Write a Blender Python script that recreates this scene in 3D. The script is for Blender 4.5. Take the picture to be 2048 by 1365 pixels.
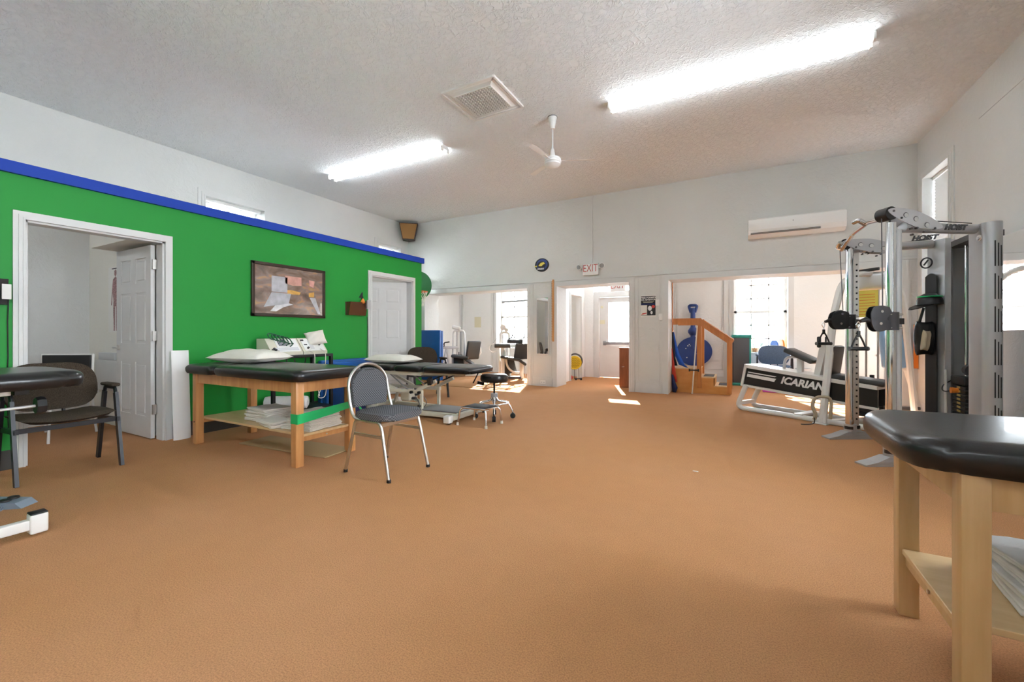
import bpy, bmesh, math, random
from mathutils import Vector, Matrix, Euler
random.seed(7)
for o in list(bpy.data.objects): bpy.data.objects.remove(o)
scn = bpy.context.scene
COL = scn.collection
PI = math.pi
R = math.radians

# ------------------------------------------------------------------ camera
cam_d = bpy.data.cameras.new('camera'); cam = bpy.data.objects.new('camera', cam_d); COL.objects.link(cam)
cam_d.sensor_width = 36.0; cam_d.lens = 838/2048*36; cam_d.shift_y = -15.5/2048
cam_d.clip_start = 0.05; cam_d.clip_end = 200
cam.location = (0, 0, 1.10); cam.rotation_euler = (R(90), 0, R(28.394))
scn.camera = cam
# ------------------------------------------------------------------ view
vs = scn.view_settings
vs.view_transform = 'Standard'; vs.look = 'None'; vs.gamma = 1; vs.use_curve_mapping = False
vs.exposure = 1.1
# ------------------------------------------------------------------ sky and sun
w = bpy.data.worlds.new('sky'); scn.world = w; w.use_nodes = True
wn = w.node_tree; bg = wn.nodes['Background']
bg.inputs[0].default_value = (0.87, 0.94, 1.0, 1); bg.inputs[1].default_value = 13.0
sun_d = bpy.data.lights.new('sun', 'SUN'); sun = bpy.data.objects.new('sun', sun_d); COL.objects.link(sun)
sun_d.energy = 34; sun_d.angle = R(0.6); sun_d.color = (1.0, 0.95, 0.86)
sun.rotation_euler = Vector((0.36, -1.0, -0.66)).to_track_quat('-Z', 'Y').to_euler()
TUBE = 11.0      # fluorescent tube emission

# ------------------------------------------------------------------ materials
def mat(name, col, rough=0.6, metal=0.0, vary=0.0, vscale=6.0, bump=0.0, bscale=60.0, spec=0.5, coat=0.0,
        emit=None, estr=0.0, bdist=0.002, aniso=None, col2=None):
    m = bpy.data.materials.new(name); m.use_nodes = True
    nt = m.node_tree; N = nt.nodes; L = nt.links
    b = N['Principled BSDF']
    b.inputs['Base Color'].default_value = (*col, 1); b.inputs['Roughness'].default_value = rough
    b.inputs['Metallic'].default_value = metal; b.inputs['Specular IOR Level'].default_value = spec
    b.inputs['Coat Weight'].default_value = coat
    tc = N.new('ShaderNodeTexCoord')
    mp = N.new('ShaderNodeMapping'); L.new(tc.outputs['Object'], mp.inputs[0])
    if aniso: mp.inputs['Scale'].default_value = aniso
    if vary > 0 or col2:
        n = N.new('ShaderNodeTexNoise'); n.inputs['Scale'].default_value = vscale; n.inputs['Detail'].default_value = 5
        L.new(mp.outputs[0], n.inputs['Vector'])
        r = N.new('ShaderNodeValToRGB'); L.new(n.outputs['Fac'], r.inputs[0])
        r.color_ramp.elements[0].position = 0.32; r.color_ramp.elements[1].position = 0.68
        a = tuple(max(0, c*(1-vary)) for c in col); c2 = col2 or tuple(min(1, c*(1+vary)) for c in col)
        r.color_ramp.elements[0].color = (*a, 1); r.color_ramp.elements[1].color = (*c2, 1)
        L.new(r.outputs[0], b.inputs['Base Color'])
    if bump > 0:
        n2 = N.new('ShaderNodeTexNoise'); n2.inputs['Scale'].default_value = bscale; n2.inputs['Detail'].default_value = 6
        L.new(mp.outputs[0], n2.inputs['Vector'])
        bp = N.new('ShaderNodeBump'); bp.inputs['Strength'].default_value = bump; bp.inputs['Distance'].default_value = bdist
        L.new(n2.outputs['Fac'], bp.inputs['Height']); L.new(bp.outputs[0], b.inputs['Normal'])
    if emit:
        b.inputs['Emission Color'].default_value = (*emit, 1); b.inputs['Emission Strength'].default_value = estr
    return m

def wall_mat(name, col, k=0.35):
    m = mat(name, col, rough=0.75, vary=0.025, vscale=1.3)
    nt = m.node_tree; N = nt.nodes; L = nt.links; b = N['Principled BSDF']
    tc = N.new('ShaderNodeTexCoord')
    v = N.new('ShaderNodeTexNoise'); v.inputs['Scale'].default_value = 9; v.inputs['Detail'].default_value = 8
    v.inputs['Roughness'].default_value = 0.65; v.inputs['Distortion'].default_value = 1.2
    L.new(tc.outputs['Object'], v.inputs['Vector'])
    r = N.new('ShaderNodeValToRGB'); r.color_ramp.elements[0].position = 0.42; r.color_ramp.elements[1].position = 0.6
    L.new(v.outputs['Fac'], r.inputs[0])
    bp = N.new('ShaderNodeBump'); bp.inputs['Strength'].default_value = k; bp.inputs['Distance'].default_value = 0.006
    L.new(r.outputs[0], bp.inputs['Height']); L.new(bp.outputs[0], b.inputs['Normal'])
    return m

def ceiling_mat():
    m = mat('stomped_ceiling', (0.86, 0.895, 0.925), rough=0.8)
    nt = m.node_tree; N = nt.nodes; L = nt.links; b = N['Principled BSDF']
    tc = N.new('ShaderNodeTexCoord')
    n = N.new('ShaderNodeTexNoise'); n.inputs['Scale'].default_value = 7.0; n.inputs['Detail'].default_value = 3; n.inputs['Distortion'].default_value = 2.5
    L.new(tc.outputs['Object'], n.inputs['Vector'])
    mx = N.new('ShaderNodeMix'); mx.data_type = 'VECTOR'; mx.inputs['Factor'].default_value = 0.12
    L.new(tc.outputs['Object'], mx.inputs[4]); L.new(n.outputs['Color'], mx.inputs[5])
    v = N.new('ShaderNodeTexVoronoi'); v.feature = 'DISTANCE_TO_EDGE'; v.inputs['Scale'].default_value = 15
    L.new(mx.outputs[1], v.inputs['Vector'])
    r = N.new('ShaderNodeValToRGB'); r.color_ramp.elements[0].position = 0.0; r.color_ramp.elements[1].position = 0.16
    r.color_ramp.elements[0].color = (1, 1, 1, 1); r.color_ramp.elements[1].color = (0, 0, 0, 1)
    L.new(v.outputs['Distance'], r.inputs[0])
    n3 = N.new('ShaderNodeTexNoise'); n3.inputs['Scale'].default_value = 26; n3.inputs['Detail'].default_value = 4
    L.new(tc.outputs['Object'], n3.inputs['Vector'])
    mu = N.new('ShaderNodeMath'); mu.operation = 'MULTIPLY'; L.new(r.outputs[0], mu.inputs[0]); L.new(n3.outputs['Fac'], mu.inputs[1])
    bp = N.new('ShaderNodeBump'); bp.inputs['Strength'].default_value = 0.75; bp.inputs['Distance'].default_value = 0.02
    L.new(mu.outputs[0], bp.inputs['Height']); L.new(bp.outputs[0], b.inputs['Normal'])
    return m

def carpet_mat():
    m = mat('orange_carpet', (0.52, 0.25, 0.115), rough=0.97, spec=0.1)
    nt = m.node_tree; N = nt.nodes; L = nt.links; b = N['Principled BSDF']
    tc = N.new('ShaderNodeTexCoord')
    def noise(s, d=4):
        n = N.new('ShaderNodeTexNoise'); n.inputs['Scale'].default_value = s; n.inputs['Detail'].default_value = d
        L.new(tc.outputs['Object'], n.inputs['Vector']); return n
    big = noise(0.55, 3); mid = noise(7, 5); fine = noise(190, 3)
    def mixc(fac, a, bcol, lo, hi):
        r = N.new('ShaderNodeMapRange'); r.inputs[1].default_value = lo; r.inputs[2].default_value = hi; L.new(fac.outputs['Fac'], r.inputs[0])
        x = N.new('ShaderNodeMix'); x.data_type = 'RGBA'; L.new(r.outputs[0], x.inputs['Factor'])
        if isinstance(a, tuple): x.inputs[6].default_value = (*a, 1)
        else: L.new(a.outputs[2], x.inputs[6])
        x.inputs[7].default_value = (*bcol, 1); return x
    a = mixc(big, (0.60, 0.295, 0.130), (0.62, 0.320, 0.160), 0.35, 0.65)
    x = N.new('ShaderNodeMix'); x.data_type = 'RGBA'; x.blend_type = 'MULTIPLY'; x.inputs['Factor'].default_value = 0.10
    L.new(a.outputs[2], x.inputs[6]); L.new(mid.outputs['Fac'], x.inputs[7])
    y = N.new('ShaderNodeMix'); y.data_type = 'RGBA'; y.blend_type = 'MULTIPLY'; y.inputs['Factor'].default_value = 0.45
    rr = N.new('ShaderNodeMapRange'); rr.inputs[1].default_value = 0.3; rr.inputs[2].default_value = 0.62; rr.inputs[3].default_value = 0.25
    L.new(fine.outputs['Fac'], rr.inputs[0]); L.new(x.outputs[2], y.inputs[6]); L.new(rr.outputs[0], y.inputs[7])
    L.new(y.outputs[2], b.inputs['Base Color'])
    bp = N.new('ShaderNodeBump'); bp.inputs['Strength'].default_value = 0.5; bp.inputs['Distance'].default_value = 0.006
    L.new(fine.outputs['Fac'], bp.inputs['Height']); L.new(bp.outputs[0], b.inputs['Normal'])
    return m

def wood_mat(name, c1, c2, axis=(6, 6, 0.6), rough=0.4):
    m = mat(name, c1, rough=rough, vary=0.01, vscale=5, col2=c2, aniso=axis, coat=0.25)
    return m

def weave_mat(name, c1, c2, scale=160):
    m = mat(name, c1, rough=0.95, spec=0.15)
    nt = m.node_tree; N = nt.nodes; L = nt.links; b = N['Principled BSDF']
    tc = N.new('ShaderNodeTexCoord')
    ch = N.new('ShaderNodeTexChecker'); ch.inputs['Scale'].default_value = scale
    ch.inputs['Color1'].default_value = (*c1, 1); ch.inputs['Color2'].default_value = (*c2, 1)
    L.new(tc.outputs['Object'], ch.inputs['Vector']); L.new(ch.outputs['Color'], b.inputs['Base Color'])
    return m

MT = {
 'porch': wall_mat('brightened_porch_plaster', (0.86, 0.86, 0.85), 0.25),  # wall plaster lightened to stand in for strong daylight in the porch
 'gunmetal': mat('gunmetal', (0.10, 0.10, 0.11), rough=0.35, metal=0.4),
 'wall': wall_mat('white_plaster', (0.70, 0.705, 0.69)),
 'trimw': mat('white_paint', (0.70, 0.70, 0.69), rough=0.45, vary=0.02),
 'roomw': wall_mat('room_plaster', (0.82, 0.80, 0.73), 0.3),
 'green': mat('green_paint', (0.018, 0.300, 0.045), rough=0.5, spec=0.3, vary=0.04, vscale=0.8),
 'bluecap': mat('blue_paint', (0.010, 0.055, 0.42), rough=0.55, spec=0.3),
 'darkbase': mat('dark_vinyl_base', (0.045, 0.04, 0.035), rough=0.5),
 'ceil': ceiling_mat(), 'carpet': carpet_mat(),
 'vinyl': mat('black_vinyl', (0.010, 0.010, 0.011), rough=0.30, bump=0.25, bscale=160, bdist=0.0012, coat=0.12),
 'dkvinyl': mat('charcoal_vinyl', (0.05, 0.052, 0.055), rough=0.4, bump=0.1, bscale=200),
 'pine': wood_mat('amber_pine', (0.56, 0.25, 0.085), (0.66, 0.335, 0.125)),
 'maple': wood_mat('pale_maple', (0.62, 0.38, 0.16), (0.70, 0.46, 0.22)),
 'ply': wood_mat('pale_plywood', (0.70, 0.47, 0.23), (0.78, 0.55, 0.30), axis=(1, 5, 5)),
 'orangewood': wood_mat('orange_stained_wood', (0.50, 0.17, 0.035), (0.62, 0.24, 0.06)),
 'orangeply': wood_mat('orange_stained_plywood', (0.66, 0.27, 0.06), (0.72, 0.33, 0.09), axis=(1, 3, 2)),
 'walnut': wood_mat('red_brown_wood', (0.20, 0.055, 0.02), (0.28, 0.085, 0.03), axis=(8, 8, 0.8)),
 'chrome': mat('chrome', (0.86, 0.86, 0.87), rough=0.08, metal=1),
 'dullchrome': mat('worn_chrome', (0.62, 0.60, 0.57), rough=0.28, metal=1),
 'silver': mat('silver_powder_coat', (0.52, 0.53, 0.55), rough=0.38, metal=0.55),
 'silverlight': mat('light_silver_coat', (0.68, 0.69, 0.71), rough=0.4, metal=0.35),
 'grey': mat('grey_paint', (0.33, 0.34, 0.35), rough=0.45, metal=0.3),
 'dgrey': mat('dark_grey_plastic', (0.09, 0.092, 0.10), rough=0.4),
 'black': mat('black_plastic', (0.014, 0.014, 0.015), rough=0.45),
 'blackmetal': mat('black_metal', (0.02, 0.02, 0.024), rough=0.35, metal=0.3),
 'whitemetal': mat('white_enamel', (0.82, 0.81, 0.78), rough=0.3),
 'cream': mat('cream_enamel', (0.72, 0.68, 0.56), rough=0.35),
 'plasticw': mat('white_plastic', (0.86, 0.86, 0.85), rough=0.3),
 'beige': mat('beige_plastic', (0.70, 0.67, 0.54), rough=0.45),
 'linen': mat('white_linen', (0.84, 0.80, 0.72), rough=0.9, bump=0.4, bscale=14, bdist=0.012, vary=0.03),
 'towel': mat('off_white_towel', (0.83, 0.78, 0.71), rough=0.97, bump=0.5, bscale=160, bdist=0.003, vary=0.05),
 'towelw': mat('cool_white_towel', (0.80, 0.80, 0.80), rough=0.97, bump=0.6, bscale=120, bdist=0.003, vary=0.06),
 'brownfab': mat('brown_speckled_fabric', (0.060, 0.046, 0.034), rough=0.95, vary=0.45, vscale=160, spec=0.15),
 'greyfab': weave_mat('grey_patterned_fabric', (0.17, 0.175, 0.185), (0.055, 0.055, 0.065), 95),
 'bluefab': mat('slate_blue_fabric', (0.10, 0.15, 0.24), rough=0.95, vary=0.2, vscale=90),
 'bluemat': mat('blue_vinyl_mat', (0.014, 0.11, 0.42), rough=0.42, vary=0.05, vscale=3),
 'navy': mat('navy_vinyl', (0.008, 0.018, 0.10), rough=0.5),
 'bluepl': mat('cobalt_plastic', (0.022, 0.055, 0.24), rough=0.35, vary=0.1, vscale=8),
 'ltblue': mat('light_blue_vinyl', (0.25, 0.42, 0.66), rough=0.45),
 'teal': mat('teal_rubber', (0.03, 0.30, 0.25), rough=0.6),
 'bandg': mat('green_latex', (0.01, 0.46, 0.14), rough=0.35),
 'bandb': mat('blue_latex', (0.01, 0.11, 0.62), rough=0.35),
 'bandr': mat('red_latex', (0.60, 0.045, 0.02), rough=0.4),
 'bandk': mat('black_latex', (0.012, 0.015, 0.03), rough=0.4),
 'orange': mat('orange_plastic', (0.80, 0.24, 0.03), rough=0.45),
 'yellow': mat('yellow_plastic', (0.82, 0.60, 0.03), rough=0.45),
 'yellowsign': mat('yellow_placard', (0.85, 0.72, 0.12), rough=0.5),
 'red': mat('red_paint', (0.62, 0.05, 0.04), rough=0.5),
 'rust': mat('orange_red_metal', (0.65, 0.12, 0.02), rough=0.45),
 'hoopgreen': mat('green_backboard', (0.008, 0.20, 0.045), rough=0.3),
 'tan': mat('tan_grille_cloth', (0.36, 0.19, 0.065), rough=0.9, bump=0.3, bscale=300),
 'brownbox': mat('dark_brown_laminate', (0.035, 0.018, 0.010), rough=0.4),
 'smoke': mat('smoked_brown_plastic', (0.10, 0.035, 0.015), rough=0.2, coat=0.5),
 'mirror': mat('mirror_glass', (0.93, 0.94, 0.94), rough=0.01, metal=1),
 'warpmirror': mat('acrylic_mirror', (0.90, 0.91, 0.92), rough=0.03, metal=1, bump=0.05, bscale=3.5, bdist=0.02),
 'paper': mat('paper', (0.83, 0.82, 0.78), rough=0.8),
 'ypaper': mat('yellowed_paper', (0.72, 0.68, 0.50), rough=0.8),
 'ink': mat('black_ink', (0.02, 0.02, 0.025), rough=0.6),
 'inkred': mat('faded_red_ink', (0.45, 0.10, 0.10), rough=0.6),
 'inkwhite': mat('white_ink', (0.85, 0.85, 0.85), rough=0.6),
 'signred': mat('exit_letter_red', (0.55, 0.10, 0.09), rough=0.5),
 'cord': mat('white_cord', (0.80, 0.78, 0.70), rough=0.6),
 'rope': mat('tan_rope', (0.48, 0.40, 0.28), rough=0.95, bump=0.8, bscale=60),
 'greencable': mat('dark_green_cable', (0.005, 0.09, 0.04), rough=0.5),
 'screen': mat('grey_display', (0.16, 0.17, 0.20), rough=0.15),
 'rubberw': mat('white_rubber', (0.72, 0.66, 0.55), rough=0.7),
 'cardboard': mat('tan_cardboard', (0.42, 0.29, 0.14), rough=0.8),
 'bluegrey': mat('blue_grey_plastic', (0.22, 0.27, 0.34), rough=0.5),
 'tubeon': mat('lit_tube', (0.9, 0.9, 0.9), rough=0.4, emit=(0.90, 0.97, 1.0), estr=TUBE),
 'tubedim': mat('dim_lit_tube', (0.9, 0.9, 0.9), rough=0.4, emit=(0.95, 0.97, 0.93), estr=5.0),
 'gold': mat('brass_plate', (0.65, 0.50, 0.15), rough=0.4, metal=0.6),
 'asphalt': mat('grey_asphalt', (0.22, 0.24, 0.26), rough=0.9, vary=0.1),
 'siding': mat('pale_blue_siding', (0.35, 0.50, 0.62), rough=0.8, vary=0.08),
 'leaf': mat('leaf_green', (0.06, 0.20, 0.04), rough=0.6, vary=0.3, vscale=20),
 'clay': mat('clay_pot', (0.42, 0.20, 0.10), rough=0.8),
 'tread': mat('black_ribbed_rubber', (0.018, 0.018, 0.02), rough=0.6, bump=0.5, bscale=90),
}
def glass_mat():
    m = bpy.data.materials.new('window_glass'); m.use_nodes = True
    N = m.node_tree.nodes; L = m.node_tree.links; N.remove(N['Principled BSDF'])
    t = N.new('ShaderNodeBsdfTransparent'); g = N.new('ShaderNodeBsdfGlossy'); g.inputs['Roughness'].default_value = 0.02
    f = N.new('ShaderNodeFresnel'); f.inputs['IOR'].default_value = 1.45
    x = N.new('ShaderNodeMixShader'); L.new(f.outputs[0], x.inputs[0]); L.new(t.outputs[0], x.inputs[1]); L.new(g.outputs[0], x.inputs[2])
    L.new(x.outputs[0], N['Material Output'].inputs['Surface']); return m
MT['glass'] = glass_mat()

# ------------------------------------------------------------------ mesh builder
def rounded(pts, rad, n=5, closed=False):
    P = [Vector(p) for p in pts]; out = []; k = len(P)
    for i, p in enumerate(P):
        if not closed and i in (0, k-1): out.append(p); continue
        a = P[i-1]; b = P[(i+1) % k]
        da = (a-p); db = (b-p); r = min(rad, da.length*0.49, db.length*0.49)
        s = p+da.normalized()*r; e = p+db.normalized()*r
        for j in range(n+1):
            t = j/n; out.append(s*(1-t)**2+p*2*t*(1-t)+e*t*t)
    return out

class G:
    def __init__(s): s.v = []; s.f = []; s.m = Matrix.Identity(4)
    def add(s, vs_, fs_):
        k = len(s.v); s.v += [tuple(s.m @ Vector(p)) for p in vs_]; s.f += [tuple(i+k for i in f) for f in fs_]; return s
    def at(s, loc=(0, 0, 0), rot=(0, 0, 0)):
        s.m = Matrix.Translation(Vector(loc)) @ Euler(rot, 'XYZ').to_matrix().to_4x4(); return s
    def box(s, a, b):
        x0, y0, z0 = a; x1, y1, z1 = b
        v = [(x0, y0, z0), (x1, y0, z0), (x1, y1, z0), (x0, y1, z0), (x0, y0, z1), (x1, y0, z1), (x1, y1, z1), (x0, y1, z1)]
        return s.add(v, [(3, 2, 1, 0), (4, 5, 6, 7), (0, 1, 5, 4), (1, 2, 6, 5), (2, 3, 7, 6), (3, 0, 4, 7)])
    def _bm(s, bm):
        bm.verts.ensure_lookup_table(); bm.verts.index_update()
        s.add([tuple(v.co) for v in bm.verts], [tuple(v.index for v in f.verts) for f in bm.faces]); bm.free(); return s
    def rbox(s, a, b, r=0.01, n=3):
        bm = bmesh.new(); bmesh.ops.create_cube(bm, size=1)
        c = [(a[i]+b[i])/2 for i in range(3)]; d = [abs(b[i]-a[i]) for i in range(3)]
        for v in bm.verts: v.co = Vector((c[0]+v.co.x*d[0], c[1]+v.co.y*d[1], c[2]+v.co.z*d[2]))
        r = min(r, min(d)*0.49)
        bmesh.ops.bevel(bm, geom=bm.edges[:], offset=r, segments=n, profile=0.5, affect='EDGES')
        return s._bm(bm)
    def prism(s, pts, z0, z1, bev=0.0, n=2):
        """outline in local xy extruded along z"""
        k = len(pts)
        if bev <= 0:
            v = [(p[0], p[1], z0) for p in pts]+[(p[0], p[1], z1) for p in pts]
            return s.add(v, [tuple(range(k-1, -1, -1)), tuple(range(k, 2*k))]+[(i, (i+1) % k, k+(i+1) % k, k+i) for i in range(k)])
        bm = bmesh.new(); vs1 = [bm.verts.new((p[0], p[1], z0)) for p in pts]; vs2 = [bm.verts.new((p[0], p[1], z1)) for p in pts]
        bm.faces.new(vs1[::-1]); bm.faces.new(vs2)
        for i in range(k): bm.faces.new((vs1[i], vs1[(i+1) % k], vs2[(i+1) % k], vs2[i]))
        top = [e for e in bm.edges if abs(e.verts[0].co.z-e.verts[1].co.z) < 1e-7]
        bmesh.ops.bevel(bm, geom=top, offset=bev, segments=n, profile=0.5, affect='EDGES')
        return s._bm(bm)
    def tube(s, pts, r, seg=10, closed=False, sx=1.0, cap=True):
        P = [Vector(p) for p in pts]; k = len(P); v = []; f = []
        rr = r if isinstance(r, (list, tuple)) else [r]*k
        T = []
        for i in range(k):
            if closed: t = P[(i+1) % k]-P[i-1]
            else: t = P[min(i+1, k-1)]-P[max(i-1, 0)]
            T.append(t.normalized() if t.length > 1e-9 else Vector((0, 0, 1)))
        up = Vector((0, 0, 1)) if abs(T[0].z) < 0.9 else Vector((1, 0, 0))
        n = T[0].cross(up).normalized()
        for i in range(k):
            if i: 
                n = n-T[i]*n.dot(T[i]); n.normalize()
            b = T[i].cross(n)
            for j in range(seg):
                a = 2*PI*j/seg+PI/seg; v.append(P[i]+n*math.cos(a)*rr[i]*sx+b*math.sin(a)*rr[i])
        m = k if closed else k-1
        for i in range(m):
            for j in range(seg):
                a = i*seg+j; b_ = i*seg+(j+1) % seg; c = ((i+1) % k)*seg+(j+1) % seg; d = ((i+1) % k)*seg+j
                f.append((a, b_, c, d))
        if not closed and cap:
            f.append(tuple(range(seg-1, -1, -1))); f.append(tuple((k-1)*seg+j for j in range(seg)))
        return s.add(v, f)
    def cyl(s, a, b, r, seg=20, r2=None): return s.tube([a, b], [r, r if r2 is None else r2], seg)
    def bar(s, a, b, wd, h=None):
        """rectangular bar from a to b"""
        a = Vector(a); b = Vector(b); t = (b-a).normalized(); h = h or wd
        side = t.cross(Vector((0, 0, 1))); side = side.normalized() if side.length > 1e-4 else Vector((1, 0, 0)); u = side.cross(t)
        v = []
        for p in (a, b):
            for i, j in ((-1, -1), (1, -1), (1, 1), (-1, 1)): v.append(p+side*i*wd/2+u*j*h/2)
        return s.add(v, [(0, 3, 2, 1), (4, 5, 6, 7), (0, 1, 5, 4), (1, 2, 6, 5), (2, 3, 7, 6), (3, 0, 4, 7)])
    def lathe(s, prof, c=(0, 0, 0), seg=28, axis='z'):
        v = []; f = []; k = len(prof)
        for j in range(seg):
            a = 2*PI*j/seg
            for r, z in prof:
                p = (r*math.cos(a), r*math.sin(a), z)
                if axis == 'x': p = (p[2], p[0], p[1])
                if axis == 'y': p = (p[0], p[2], p[1])
                v.append((p[0]+c[0], p[1]+c[1], p[2]+c[2]))
        for j in range(seg):
            for i in range(k-1):
                f.append((j*k+i, ((j+1) % seg)*k+i, ((j+1) % seg)*k+i+1, j*k+i+1))
        if prof[0][0] > 1e-6: f.append(tuple(j*k for j in range(seg-1, -1, -1)))
        if prof[-1][0] > 1e-6: f.append(tuple(j*k+k-1 for j in range(seg)))
        return s.add(v, f)
    def torus(s, c, Rr, r, seg=36, m=8, axis='z'):
        pts = []
        for i in range(seg):
            a = 2*PI*i/seg; x, y = Rr*math.cos(a), Rr*math.sin(a)
            p = {'z': (x, y, 0), 'y': (x, 0, y), 'x': (0, x, y)}[axis]
            pts.append((c[0]+p[0], c[1]+p[1], c[2]+p[2]))
        return s.tube(pts, r, m, closed=True)
    def pillow(s, lx, ly, h, seed=1, n=22, sag=0.0):
        rnd = random.Random(seed); ph = [rnd.uniform(0, 6) for _ in range(6)]
        v = []; f = []; N = n+1
        def hh(u, w_):
            e = (1-abs(u)**3.2)*(1-abs(w_)**3.2); e = max(e, 0)**0.5
            return e*(1+0.08*math.sin(4*u+ph[0])+0.06*math.sin(5*w_+ph[1])+0.04*math.sin(9*u+7*w_+ph[2]))
        for sgn in (1, -1):
            for i in range(N):
                for j in range(N):
                    u = -1+2*i/n; w_ = -1+2*j/n
                    pin = 1-0.07*(1-abs(u)**2)*(abs(w_)**4); pin2 = 1-0.07*(1-abs(w_)**2)*(abs(u)**4)
                    z = hh(u, w_)*h*(0.62 if sgn > 0 else 0.38)*sgn
                    v.append((u*lx/2*pin2, w_*ly/2*pin, z+h*0.38))
        for k in (0, 1):
            o = k*N*N
            for i in range(n):
                for j in range(n):
                    q = (o+i*N+j, o+(i+1)*N+j, o+(i+1)*N+j+1, o+i*N+j+1); f.append(q if k == 0 else q[::-1])
        return s.add(v, f)
    def cushion(s, x0, x1, y0, y1, z0, z1, r=0.07, cr=8.0, crown=0.006, n=26):
        cx, cy, hx, hy = (x0+x1)/2, (y0+y1)/2, (x1-x0)/2, (y1-y0)/2; zm = (z0+z1)/2; hz = (z1-z0)/2
        def samp(h):
            m = n//3; e = [h-r*(1-math.cos(PI/2*i/m)) for i in range(m+1)]; i_ = [(h-r)*(1-2*i/m) for i in range(1, m)]
            return e+i_+[-q for q in e[::-1]]
        U = samp(hx); W_ = samp(hy); v = []; f = []
        def pf(d): q = min(max(d/r, 0), 1); return (1-(1-q)**2.4)**(1/2.4)
        for sg in (1, -1):
            for a in U:
                for b in W_:
                    u, w_ = a/hx, b/hy; mx = max(abs(u), abs(w_), 1e-9); k = mx/((abs(u)**cr+abs(w_)**cr)**(1/cr)) if mx > 1e-4 else 1.0
                    e = pf(hx-abs(a))*pf(hy-abs(b)); z = hz*e if sg > 0 else -hz*min(1, e*1.6)
                    z += crown*(1-u*u)*(1-w_*w_) if sg > 0 else 0
                    v.append((cx+a*k, cy+b*k, zm+z))
        N1, N2 = len(U), len(W_)
        for t_ in (0, 1):
            o = t_*N1*N2
            for i in range(N1-1):
                for j in range(N2-1):
                    q = (o+i*N2+j, o+(i+1)*N2+j, o+(i+1)*N2+j+1, o+i*N2+j+1); f.append(q if t_ else q[::-1])
        return s.add(v, f)
    def build(s, name, m, parent=None, smooth=True, merge=True):
        me = bpy.data.meshes.new(name)
        me.from_pydata(s.v, [], s.f); me.update()
        if merge:
            bm = bmesh.new(); bm.from_mesh(me); bmesh.ops.remove_doubles(bm, verts=bm.verts[:], dist=1e-5)
            bmesh.ops.recalc_face_normals(bm, faces=bm.faces[:]); bm.to_mesh(me); bm.free()
        o = bpy.data.objects.new(name, me); COL.objects.link(o)
        me.materials.append(MT[m] if isinstance(m, str) else m)
        if smooth:
            for p in me.polygons: p.use_smooth = True
            bm = bmesh.new(); bm.from_mesh(me)
            for e in bm.edges:
                if len(e.link_faces) == 2 and e.calc_face_angle(0) > R(38): e.smooth = False
            bm.to_mesh(me); bm.free()
        if parent is not None: o.parent = parent
        return o

def tag(o, label, cat, group=None):
    o['label'] = label; o['category'] = cat
    if group: o['group'] = group
    return o
def thing(name, label, cat, loc=(0, 0, 0), rz=0, group=None):
    o = bpy.data.objects.new(name, None); COL.objects.link(o); o.empty_display_size = 0.1
    o.location = loc; o.rotation_euler = (0, 0, rz); return tag(o, label, cat, group)
def struct(name, g, m, parent=None, smooth=False):
    o = g.build(name, m, parent, smooth)
    if parent is None: o['kind'] = 'structure'
    return o
def dup(root, loc, rz=None, label=None, group=None):
    def cp(o, par):
        c = o.copy(); COL.objects.link(c); c.parent = par
        for ch in list(o.children): cp(ch, c)
        return c
    r = cp(root, None); r.location = loc
    if rz is not None: r.rotation_euler = (0, 0, rz)
    if label: r['label'] = label
    if group: r['group'] = group
    return r
def text(body, size, depth, m, name, parent, M4, shear=0.0, bold=0.0, sx=1.0, align='CENTER'):
    c = bpy.data.curves.new('t', 'FONT'); c.body = body; c.size = size; c.extrude = depth; c.align_x = align; c.align_y = 'CENTER'
    c.shear = shear; c.offset = bold
    o = bpy.data.objects.new('t', c); COL.objects.link(o)
    me = bpy.data.meshes.new_from_object(o.evaluated_get(bpy.context.evaluated_depsgraph_get()))
    bpy.data.objects.remove(o); bpy.data.curves.remove(c)
    me.transform(M4 @ Matrix.Diagonal((sx, 1, 1, 1)))
    me.materials.clear(); me.materials.append(MT[m])
    r = bpy.data.objects.new(name, me); COL.objects.link(r); r.parent = parent; return r
# orientation matrices for text/flat art: facing -Y (back wall) and facing +X (left wall)
def face_mY(loc): return Matrix.Translation(Vector(loc)) @ Euler((PI/2, 0, 0)).to_matrix().to_4x4()
def face_pX(loc): return Matrix.Translation(Vector(loc)) @ Euler((PI/2, 0, PI/2)).to_matrix().to_4x4()

# ================================================================== STRUCTURE
H = 3.81; YB = 8.0; YF = 10.2; XL = -7.29; XR = 2.245; YR = -2.8; XP = -5.19
def wall_cells(g, axis, t0, t1, u0, u1, z0, z1, ops):
    us = sorted({u0, u1, *[o[0] for o in ops], *[o[1] for o in ops]}); us = [u for u in us if u0 <= u <= u1]
    for a, b in zip(us, us[1:]):
        mid = (a+b)/2; cuts = sorted([(o[2], o[3]) for o in ops if o[0] < mid < o[1]]); z = z0
        for c0, c1 in cuts+[(z1, z1)]:
            if c0 > z+1e-6:
                if axis == 'x': g.box((a, t0, z), (b, t1, c0))
                else: g.box((t0, a, z), (t1, b, c0))
            z = max(z, c1)
struct('floor', G().box((XL-0.3, YR-0.3, -0.2), (3.6, YF+0.4, 0)), 'carpet')
struct('ceiling', G().box((XL-0.3, YR-0.3, H), (XR+0.4, YB+0.3, H+0.2)), 'ceil')
g = G(); g.box((XL-0.3, YB+0.5, 2.62), (3.6, YF+0.4, 2.8)); struct('ceiling_porch', g, 'trimw')
WA = (3.458, 4.378, 2.0, 3.236); WB = (7.008, 7.72, 2.0, 3.19)
g = G(); wall_cells(g, 'y', XL-0.3, XL, YR, YF+0.3, 0, H, [WA, WB]); struct('wall_left', g, 'wall')
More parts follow.
